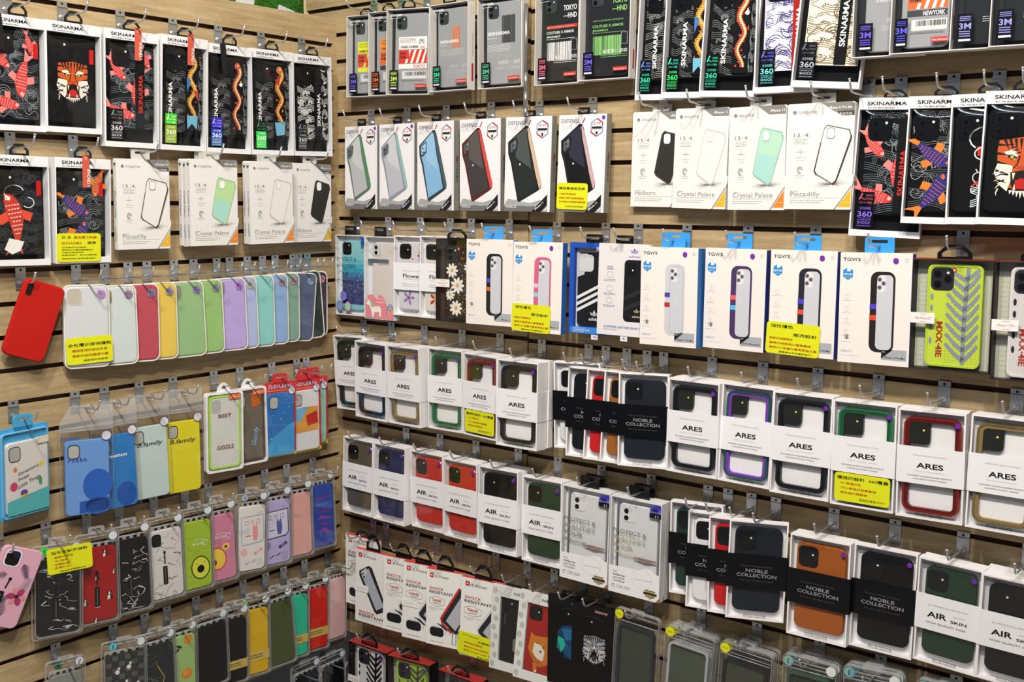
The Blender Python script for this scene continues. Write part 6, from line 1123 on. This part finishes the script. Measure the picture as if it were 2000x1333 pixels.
# code: (label, options, number of like packs behind)
P={
'L1a':('black case with red koi in white window box, top left corner',dict(m='redkoi',tag='black',tagx=-19,seed=2)),
'L1b':('black case with roaring orange tiger in white box, left wall top row',dict(m='tiger')),
'L1c':('red koi strap case in white box with salmon tag, left wall',dict(m='redkoi',strap='red',tag='red',tagx=12,foil=('8d9094','d6d8dc'))),
'L1d':('golden fish strap case with bright green foil stickers and salmon tag',dict(lay=0.08,m='fish',strap='white',tag='red',tagx=12,foil=('f0fff0','f4ffe8','3fd422/g','8fae1c/g'))),
'L1e':('dragon strap case in white box with black tag, left wall top row',dict(lay=0.08,m='snake',strap='white',tag='black',tagx=4,foil=('c8ccff','e8f4ff','3a2fd0/h','1f6fa8/h'))),
'L1f':('tiger strap case with green foil sticker, second from corner on left wall',dict(lay=0.08,m='tigerstrip',strap='white',foil=('3aa070','f0fff4','101114/g','1fd84a/g'))),
'L1g':('black and white strap case in white box nearest the corner, left wall',dict(m='crane',strap='white',foil=('a0a4a8','c8ccd0'))),
'L2a':('black case with single white and red koi at left edge',dict(m='whitekoi')),
'L2b':('koi case box with yellow note and salmon tag, left wall second row',dict(m='bluekoi',tag='red',tagx=4,note='jp')),
'L2c':('slim white box with black edged clear case picture, left wall',dict(c=('6a6664','e9e7e4'),name='Piccadilly',band='4a4442',nw=.44)),
'L2d':('white slim box with green case picture, left wall stack',dict(c=('8fbf8a','b9dca0'),fill2='a8dccf',name='Crystal Palace',nw=.70,sub=0,tri='e8862a'),2),
'L2e':('white slim box with clear case picture, left wall',dict(c=('b9babb','e9e7e4'),name='Crystal Palace',nw=.70,sub=0,tri='e8862a'),1),
'L2f':('white slim box with black case picture, left wall by the corner',dict(c=('4a4644','2f2e2c'),name='Holborn',nw=.38)),
'L3r':('bare red silicone case hanging tilted at far left',dict()),
'L3a':('white silicone case with camera hole and yellow note',dict(c='dfe1e6/s',cam=1,st='c39ad6',note='sil')),
'L3b':('pale mint white silicone case beside the one with the note',dict(c='d6e0de/s',st='b08fae')),
'L3c':('rose red silicone case in the overlapping pastel row',dict(c='c25460/s',st='8c88a8')),
'L3d':('yellow silicone case in the overlapping pastel row',dict(c='eccb5c/s',st='9a98b0')),
'L3e':('sage green silicone case just right of the yellow one',dict(c='98c088/s',st='9088b0')),
'L3f':('fresh green silicone case just left of the lilac one',dict(c='98c478/s',st='8890a0')),
'L3g':('lilac silicone case in the pastel row',dict(c='bba8e2/s',st='b07fd0')),
'L3h':('periwinkle silicone case squeezed right of the lilac one',dict(c='b2bfe8/s',st='b9bba0')),
'L3i':('aqua silicone case in the pastel row',dict(c='8ed2cc/s')),
'L3j':('sky blue silicone case right of the aqua one',dict(c='8fb2e0/s',st='a08890')),
'L3k':('grey green silicone case right of the sky blue one',dict(c='82aa98/s',st='b08898')),
'L3l':('slate blue silicone case in the overlapping row',dict(c='5c6684/s',st='8fa2c0')),
'L3m':('dark green silicone case tilted behind the slate one',dict(c='2c3a38/s')),
'L3n':('dark indigo silicone case last before the corner',dict(c='343448/s',st='e88aa0')),
'L4a':('white and turquoise case on blue hang card at left edge',dict(card='blue',c='ebe8e4/g',sh=[([(0,.80),(1,.70),(1,1),(0,1)],'5cc0c4')],txt=[("Doraemon's",.27,.46,6,'2a2a2e',44,0,.4,14),('Sweet',.26,.54,6,'2a2a2e',24,0,.4,14),('Little Things',.26,.64,7,'2a2a2e',50,0,.4,16)],ov=[(.16,.60,8,9,'d8487a'),(.20,.37,4,5,'e88a3a'),(.40,.71,8,6,'6a4aa8'),(.42,.76,7,5,'ecd86a'),(.82,.36,5,5,'ecd84a'),(.80,.60,4,9,'3fae7a')])),
'L4b':('light blue case in clear bag, lettering in Japanese',dict(c='6f9ede/g',cl='light blue case with darker blue round patches',txt=[('ドラえもん',.06,.28,7,'2b2f8c',38,.06),('Doraemon',-.1,-.02,6,'2c5fc0',38,.06)],ov=[(.72,.62,30,34,'2a62c0'),(.70,.90,24,18,'2a62c0')],sh=[([(.3,.82),(1,.8),(1,.97),(.3,.98)],'2456b0')])),
'L4c':('mid blue case in clear bag partly behind the light blue one',dict(c='2f7fca/g',txt=[('Doraemon',.02,.30,7,'f0f0f0',62,.06)],ov=[(.7,.82,22,26,'2258ae')])),
'L4d':('pale grey blue case lettered family in clear bag',dict(c='c6dad8/g',txt=[('B.family',.14,.27,9,'2a2624',58,.02,.3)],ov=[(.5,.62,0.1,.1,'c6dad8')])),
'L4e':('bright yellow case lettered family in clear bag',dict(c='e4d92c/g',txt=[('B.family',.10,.30,9,'2a2624',62,.02,.3)])),
'L4f':('clear case with lime rim lettered BEST GIGGLE in white tray',dict(card='white',c='d9dcd6/g',rim='b2e05a/g',lab=1,txt=[('BEST',.5,.30,8,'8a4a4a',34,.04),('GIGGLE',.5,.74,9,'8a4a4a',44,.04)])),
'L4g':('smoky brown case with blue script lettering in white tray',dict(card='white',c='6e675a/g',rim='55483a/g',lab=1,txt=[('Goofy',.68,.80,12,'8fc4e4',44,.02,.3,78)],sh=[([(.55,0),(.9,0),(.9,.2),(.6,.25)],'c8672a')])),
'L4h':('deep blue starry case on red hang card',dict(card='red',c='2f78c4/g',sh=[([(0,.85),(.2,.7),(.7,.55),(1,.48),(1,1),(0,1)],'3fa0dc')],ov=[(.3,.22,1.6,1.6,'e8e07a'),(.8,.24,1.4,1.4,'e8e07a'),(.5,.42,1.6,1.6,'e8e07a'),(.2,.35,.9,.9,'ffffff'),(.62,.33,.9,.9,'ffffff'),(.35,.15,.9,.9,'ffffff'),(.12,.72,1.8,1.8,'e8e07a'),(.7,.12,.9,.9,'ffffff'),(.5,.92,3,1.6,'a8dcf4')])),
'L4i':('white case with orange and blue print on red hang card',dict(card='red',c='e6e6e8/g',sh=[([(0,.28),(.95,.28),(.95,.68),(0,.70)],'e3a043'),([(0,.28),(.6,.28),(.3,.5),(0,.52)],'7ab8e4',2),([(.5,.42),(.9,.36),(.95,.56),(.55,.60)],'c8302a',2)])),
'L4j':('mint green case on red hang card by the corner',dict(card='red',c='9ad4c0/g')),
'L5z':('pink floral case with palm leaves hanging tilted at left edge',dict()),
'L5a':('black marble case with yellow note in clear shell',dict(c='16171a/g',art='marbleb',seed=7,ist='3ad850',note='stand',nx=20)),
'L5b':('red case with black and white dogs in clear shell',dict(c='a01c1c/g',art='dogs')),
'L5c':('black marble case between red dog case and white marble case',dict(c='16171a/g',art='marbleb',seed=3)),
'L5d':('white marble case in clear shell',dict(c='dddbd9/g',art='marblew',cam=1)),
'L5e':('lime green avocado case in clear shell',dict(c='a4c43a/g',art='avo',rim='3ad8a0/h')),
'L5f':('pink fruit printed case in clear shell',dict(c='d487a4/g',art='avo2')),
'L5g':('cream case with game console print in clear shell',dict(c='e9e4de/g',art='game',ist='9fb8c8')),
'L5h':('lilac case with game console print in clear shell',dict(c='b9b0de/g',art='game2',ist='9fb8c8')),
'L5i':('plain salmon pink case with folding stand in clear shell',dict(c='e2aaa2/g',art='stand',ist='8fb0d0')),
'L5j':('blue case with purple facets in clear shell by the corner',dict(c='3350a8/g',art='blueabs')),
'L6a':('grey clear case in shell at bottom left',dict(c='8a9088/g',rim='8a60e0/h',ist='2a6a4a')),
'L6b':('checked case with white blots in shell, bottom left',dict(c='2e3230/g',art='check',ist='5ac0d8')),
'L6c':('black case with leaf veins in shell, bottom row',dict(c='20262a/g',art='leafb')),
'L6d':('pale green case with orange fruit in clear shell',dict(c='a6cc7c/g',art='orange')),
'L6e':('plain black case without band in clear shell, bottom left row',dict(c='0f1216/s',rim='3ad850/h')),
'L6f':('black case with kraft band left of the mustard one',dict(c='101318/s',belt=1)),
'L6g':('mustard yellow case with kraft band in clear shell',dict(c='d8b01f/s',belt=1,ist='6ad860')),
'L6h':('olive green case in clear shell',dict(c='4a5430/s')),
'L6i':('turquoise green case with kraft band in clear shell',dict(c='34c09a/s',belt=1,ist='3aa890')),
'L6j':('bright red case with kraft band in clear shell',dict(c='cf2a22/s',belt=1,ist='34c878')),
'L6k':('pale pink case in clear shell at the corner',dict(c='ecc2c2/s')),
'R1b':('clear box with yellow airline label case, top row near corner',dict(art='label2',foil='7a6af0')),
'R1c':('clear box with orange airline label case, top row near corner',dict(art='label3',foil='f0703a')),
'R1d':('clear box with white and red TOKYO label case',dict(art='label',foil='c8f06a')),
'R1e':('clear box with orange bumper case printed with orange stripes',dict(art='stripe',foil='2ce0a0',bump='e8742c/g')),
'R1f':('clear box with grey case and dark barcode left of the rod',dict(art='bars',foil='5ac8a0')),
'R1g':('dark TOKYO HND case with white print right of the rod',dict(art='tokyo',dark=1,foil='f06a8a')),
'R1h':('dark TOKYO HND case with green print in clear box',dict(art='tokyo',dark=1,green=1,foil='7a6af0')),
'R1i':('strap case in white box, first of top row right of clear boxes',dict(lay=0.25,m='linewave',strap='white',foil=('6a9ae8','2cd8a8'))),
'R1j':('line wave strap case with blue green foil, right wall top row',dict(lay=0.28,m='fish',strap='white',seed=4,foil=('3ae0c0','3af07a'))),
'R1k':('coiled dragon strap case, right wall top row',dict(lay=0.28,m='snake',strap='white',seed=5,foil=('2cd8a8','2cc8a0'))),
'R1l':('purple wave case with red strap, right wall top row',dict(m='bigwave',strap='redstrap',seed=2,foil=('6a6af8','6ad8d8'))),
'R1m':('cream wave case with black strap, tilted, right wall top row',dict(m='bigwave',strap='white',seed=3,foil=('6a7078','b0b8c8'))),
'R1n':('clear box with grey case lettered DESIGNED FOR THE BOLD',dict(art='text',foil='6a5af0')),
'R1o':('clear box with orange NEWYORK case at upper right',dict(art='label3',foil='5a5af0')),
'R1p':('clear box with dark case and green patch at upper right',dict(art='dark',green=1,dark=1,foil='9a9ae8',bump='8ccf3a/g')),
'R1q':('clear box with black case at the top right corner',dict(art='dark',dark=1,foil='9a9ae8')),
'R2a':('white silver edged box with green and grey case picture nearest the corner',dict(c=('5a6e66','b3b6b8','4f8a5a'),g2='c6c8c9',dot=1)),
'R2b':('white silver edged box with lilac iridescent case picture',dict(c=('8b8f9c','b6b8c2','8fb8b4'),g2='c9cbd0',dot=1)),
'R2c':('white silver edged box with light blue phone picture',dict(c=('2f3d44','84b4da','4a5a62'),g2='96c2e2',cam='96c2e2')),
'R2d':('white silver edged box with red framed case picture',dict(c=('5a2420','3e3b3c','d05048'),g2='5a5452')),
'R2e':('white silver edged box with gold framed dark case picture',dict(c=('1e2424','232a28','d2b49c'),g2='4b504f')),
'R2f':('white silver edged box with rose case picture and yellow note',dict(c=('1c1c24','0f1016','c9a8ac'),g2='2e2f3e',dot=1,note='us')),
'R3a':('white slim box with black case picture on the right wall',dict(c=('4a4644','2f2e2c'),name='Holborn',nw=.38,sub=0)),
'R3b':('white slim box with clear case picture, right wall',dict(c=('c4c2be','e9e7e4'),name='Crystal Palace',nw=.70,sub=0)),
'R3c':('white slim box with mint case picture, right wall',dict(c=('8fbfae','b4dcc4'),fill2='a8d8d0',name='Crystal Palace',nw=.70,sub=0,tri='e8862a')),
'R3d':('white slim box with large dark edged case picture, right wall',dict(c=('7a7672','e9e7e4'),name='Piccadilly',band='3a3632',nw=.44,size='iPhone 11 Pro Max')),
'R3e':('red koi strap case hanging lowest at the right, purple foil',dict(m='redkoi',strap='red',foil=('c85a7a','8a6af0'),seed=6)),
'R3f':('purple and orange koi case in white box, right wall',dict(m='bluekoi',seed=7,notab=1)),
'R3g':('white and red koi with curling waves in white box, right',dict(m='whitekoi2',seed=8,notab=1)),
'R3h':('roaring tiger case in white box at the right edge',dict(m='tiger2',notab=1)),
'R4a':('clear case with turquoise to blue glitter nearest the corner',dict(k='teal')),
'R4b':('white glitter case box with pink unicorn print',dict(k='uni')),
'R4c':('white banded box with purple flower case',dict(k='flower',col='dcdadf/g',flower=('8f86b8','b8386a'),cam='dark')),
'R4d':('white banded box with red flower case',dict(k='flower',col='e6dfd6/g',flower=('c8281f','d8b84a'),cam='dark')),
'R4e':('black box with white daisy and gold fleck case',dict(k='daisy',box='1e1b1a',topc='2a1a1a',c='2a2018/g',cam='two',size='iPhone 11',**{'in':'3a342c'})),
'R4f':('white blue spined box with black bumper picture nearest the corner',dict(c=('1e2422','5a52c0','d8602a'),size='iPhone 11')),
'R4g':('white blue spined box with pink bumper picture and yellow note',dict(c=('d8628a','dcc6cc','8fd0e8'),size='iPhone 11',dot=1,note=1,sp='2a5fa4'),),
'R4h':('blue window box with black case and three white stripes',dict(k='blue')),
'R4i':('white box with black leather snap case picture',dict(k='white')),
'R4j':('white blue spined box with white bumper picture',dict(c=('cfcdd8','4a3aa8','b82a30'),dot=1),1),
'R4k':('white blue spined box with purple bumper picture',dict(c=('4a3564','f0626a','5ab8e8'),dot=1,size='2019 iPhone 6.5"',sp='2a3a8c')),
'R4l':('white blue spined box with navy bumper picture and yellow note',dict(c=('262630','4a42c8','e0503a'),dot=1,note=2,sp='2a3f9c')),
'R4m':('white blue spined box with black bumper picture beside the lime case',dict(c=('25201f','4f42c8','e0482f'),dot=1,sp='2a3f9c')),
'R4n':('lime green leaf patterned case in dark window box',dict(c='cbe04a/s',rim='c2dd3f/g',leaf='8f97a8',tex=1,size='New iPhone 6.5"')),
'R4o':('white leaf patterned case in dark window box at right edge',dict(c='d9d6d6/s',rim='e6e0de/g',leaf='23211f',tex=0,size='iPhone 11 Pro')),
'R5a':('white banded box with multicolour frame nearest the corner',dict(k='ares',col='green2'),1),
'R5b':('white banded box with dark grey frame, second from the corner',dict(k='ares',col='black',dot=1),1),
'R5c':('white banded box with champagne gold frame near the corner',dict(k='ares',col='gold',dot=1),2),
'R5d':('white banded box with green frame near the corner, no note',dict(k='ares',col='green',dot=1),1),
'R5e':('white banded box with red frame and yellow note',dict(k='ares',col='red',dot=1,note=1),2),
'R5f':('white banded box with black frame left of the fanned black banded boxes',dict(k='ares',col='black',dot=1),2),
'R5g':('white case in black banded box at the back of the upper fan',dict(k='noble',col='e6e6e8/s',band='black')),
'R5h':('black case in black banded box, second of the upper fan',dict(k='noble',col='121316/s',band='black')),
'R5i':('red case in black banded box of the upper fan',dict(k='noble',col='c81f22/s',band='black')),
'R5j':('brown case in black banded box of the upper fan',dict(k='noble',col='a0642c/s',band='black')),
'R5k':('navy black case in black banded box, front of the upper fan',dict(k='noble',col='1d222a/s',band='black')),
'R5l':('white banded box with black frame right of the upper black banded fan',dict(k='ares',col='black',dot=1),2),
'R5m':('white banded box with iridescent green and violet frame',dict(k='ares',col='iris'),2),
'R5n':('white banded box with black frame between iridescent and green ones',dict(k='ares',col='black',dot=1),2),
'R5o':('white banded box with green frame and yellow note',dict(k='ares',col='green',dot=1,note=1),2),
'R5p':('white banded box with red frame at right, no note',dict(k='ares',col='red',dot=1),3),
'R5q':('white banded box with gold frame cut by the right edge',dict(k='ares',col='gold'),2),
'R6a':('white banded box with smoky olive case nearest the corner',dict(k='air',col='5c5644/g',dot=1),1),
'R6b':('white banded box with navy blue case',dict(k='air',col='262c54/g',dot=1),2),
'R6c':('white banded box with red case beside the navy one',dict(k='air',col='c8382e/g',cam='two',dot=1),1),
'R6d':('white banded box with red case beside the black one',dict(k='air',col='c8332a/g',cam='two',dot=1),1),
'R6e':('white banded box with black case at the left of the row',dict(k='air',col='141518/g',dot=1),2),
'R6f':('white banded box with green case beside the clear slogan boxes',dict(k='air',col='22402c/g',dot=1),2),
'R6g':('white box with clear case lettered PROTECT BEAUTIFY, left of two',dict(),2),
'R6h':('white box with clear case lettered PROTECT BEAUTIFY, right of two',dict(g=1),2),
'R6i':('dark green case in black banded box at the back of the lower fan',dict(k='noble',col='1c3830/s',band='black')),
'R6j':('white case in black banded box of the lower fan',dict(k='noble',col='ececf0/s',band='black',ck='16100f/g')),
'R6k':('red case in black banded box of the lower fan',dict(k='noble',col='c81c20/s',band='black')),
'R6l':('navy black case in black banded box, front of the lower fan',dict(k='noble',col='1a1f28/s',band='black')),
'R6m':('brown leather case in black banded box at lower right',dict(k='noble',col='a5581e/s',band='black',dot=1),2),
'R6n':('black leather case in black banded box at lower right',dict(k='noble',col='101011/s',band='black',dot=1),2),
'R6o':('white banded box with dark green case at lower right',dict(k='air',col='1e3a28/g',dot=1),2),
'R6p':('white banded box with black case cut by the right edge',dict(k='air',col='111214/g'),2),
'R7a':('white SHOCK RESISTANT box deepest in the corner',dict(k='tank',c='8a4a44')),
'R7b':('white SHOCK RESISTANT box with phone back picture',dict(k='first')),
'R7c':('red topped white box showing only its left third',dict(k='tank',c='d9dadc')),
'R7d':('red topped white box between the narrow one and the red framed one',dict(k='tank',c='d9dadc',lab=1)),
'R7e':('red topped white box with red frame picture',dict(k='tank',c='c8382c')),
'R7f':('red topped white box with silver frame picture and yellow note',dict(k='tank',c='d9dadc',note=1)),
'R7g':('white leaf edged box with black case, bottom row',dict(k='shell')),
'R7h':('red case with brown and white dog in leaf edged box',dict(k='shiba')),
'R7i':('black box with blue green eagle, bottom row',dict(k='eagle')),
'R7j':('black box with grey tiger, bottom row',dict(k='tigerb')),
'R7k':('clear shell with dark navy bumper and yellow stickers, bottom row',dict(c='26323c/g',pl='3c4438/g')),
'R7l':('stacked clear shells with frosted bumper and yellow sticker, bottom row',dict(c='b9bdc0/g',pl='4c5648/g'),3),
'R7m':('clear shell with black bumper and yellow sticker, bottom row',dict(c='1c1f26/g',pl='42483c/g'),2),
'R7n':('clear shell with green bumper and white sticker, bottom edge',dict(c='3f5a48/g',pl='2c342e/g',st='9fb8b0/h',w2='dfe6e4'),3),
'R7o':('clear shell with blue round sticker at the bottom right edge',dict(c='6a747c/g',pl='3a403c/g',st='8fb8b0/h',w2='dfe6e4'),3),
'R7p':('clear shell last at the bottom right corner',dict(c='5a646c/g',pl='3a403c/g',st='8fb8b0/h'),1),
'R8a':('white zebra leaf case in red topped black box, lowest row',dict(c='e4e4e6/s',rim='eeeef0/g',leaf='1a1a1c',tex=0,dot=1,box='17100f',topc='b03a34',cam='two',k='z')),
'R8b':('lime leaf case in red topped black box, lowest row',dict(c='a8cc3f/s',rim='b4d84a/g',leaf='55604a',tex=0,dot=1,box='17100f',topc='b03a34',cam='two')),
'R8c':('red topped black box cut by the bottom edge',dict(c='5a5a5c/s',rim='6a6a6c/g',leaf='222222',tex=0,box='17100f',topc='b03a34',cam='two')),
'L7a':('dark case in clear shell at the bottom corner, right of two',dict(c='1a1c24/g',rim='3a3aa0/h')),
'L7b':('dark case in clear shell at the bottom corner, left of two',dict(c='20242a/g',rim='3a3aa0/h')),
}
NM=dict(skin='boxed_phone_case',clear='boxed_phone_case',defense='boxed_phone_case',mophie='boxed_phone_case',kdoo='boxed_phone_case',tovis='boxed_phone_case',mxx='boxed_phone_case',glit='boxed_phone_case',adidas='boxed_phone_case',barrier='boxed_phone_case',xfit='boxed_phone_case',nimmy='boxed_phone_case',nimmyb='boxed_phone_case',
 silicone='packed_silicone_case',redcase='silicone_phone_case',floral='hanging_phone_case',blc='blister_packed_case',bldk='blister_packed_case',bagcase='bagged_phone_case',card='carded_phone_case',disney='carded_phone_case',redcard='carded_phone_case')
ROW={'L1':'white window boxes on the top row of the left wall','L2':'boxes on the second row of the left wall','L3':'silicone cases in a row on the left wall','L4':'cartoon case packs on the left wall','L5':'clear shell packs on the fifth row of the left wall','L6':'clear shell packs on the sixth row of the left wall','L7':'clear shell packs low in the corner','R1':'boxes on the top row of the right wall','R2':'silver edged white boxes in a row','R3':'boxes on the third row of the right wall','R4':'boxes on the middle row of the right wall','R5':'window boxes on the fifth row of the right wall','R6':'window boxes on the sixth row of the right wall','R7':'packs on the seventh row of the right wall','R8':'black boxes on the lowest row of the right wall'}
GRV={'L':0.0,'R':ZR/1000}
def hook_z(k):
    row=k[:2]; n={'L1':0,'L2':4,'L3':8,'L4':12,'L5':16,'L6':20,'L7':24,'R1':-4,'R2':0,'R3':0,'R4':4,'R5':8,'R6':12,'R7':16,'R8':20}[row]
    return GRV[k[0]]-n*.065-.030-(.0035 if k[0]=='R' and T_[k][10]>.61 else 0)
DRO={}
def dup(o,parent=None):
    c=o.copy(); C.objects.link(c); c.parent=parent
    for ch in o.children: dup(ch,c)
    return c
for k,(lab,opt,*nb) in P.items():
    wall,typ,bx,by,bz,W,H,yaw,roll,lean,s,d=T_[k]; W*=1000;H*=1000
    hz=hook_z(k); top=(hz-bz)*1000+8
    r=bpy.data.objects.new(NM[typ],None); C.objects.link(r)
    r['label']=lab; r['category']='phone case'; r['group']=ROW[k[:2]]
    r.location=(bx,by,bz+Z0); r.rotation_euler=(math.radians(lean),math.radians(roll),math.radians(yaw)+(0 if wall=='L' else -math.pi/2))
    (mxx if opt.get('k')=='daisy' else BUILD[typ])(r,W,H,top,dict(opt))
    n=nb[0] if nb else 0; th=TH[typ]/1000; rn=random.Random(k)
    room=int((d-.012-th)/th); n=min(n,max(0,room))
    for i in range(n):
        c=dup(r); q=(i+1)*(th+.0006); dy=rn.uniform(-.0012,.0012)
        c.location=(bx+q*(0 if wall=='R' else 0)+(q if wall=='R' else dy),by+(q if wall=='L' else dy),bz+Z0+rn.uniform(-.002,.0015)); c.rotation_euler=r.rotation_euler
        short=lab.split(' box')[0].split(',')[0]
        c['label']=(('first','second','third','fourth')[i]+' pack hung behind the '+' '.join(lab.split()[:11])) ; c['group']=(ROW[k[:2]]+', packs hidden behind the front ones')
    # hook
    pos=Vector((bx,by,bz)); Rm=r.rotation_euler.to_matrix(); ax=pos+Rm@Vector((0,0,(H+8)/1000)); hs=ax.x if wall=='L' else -ax.y
    if typ in('redcase','floral'): ax=pos+Rm@Vector((-W*.33/1000,0,(H-16)/1000)); hs=ax.x if wall=='L' else -ax.y
    hook(wall,hs,hz,max(84,(d+.014)*1000) if typ not in('redcase','floral') else d*1000+9,'chrome hook of the '+' '.join(lab.split()[:12]))
hook('R',1.357,hook_z('R3a'),84,'bare chrome hook at the left of the four strap and koi boxes')
C.objects.unlink(_to)
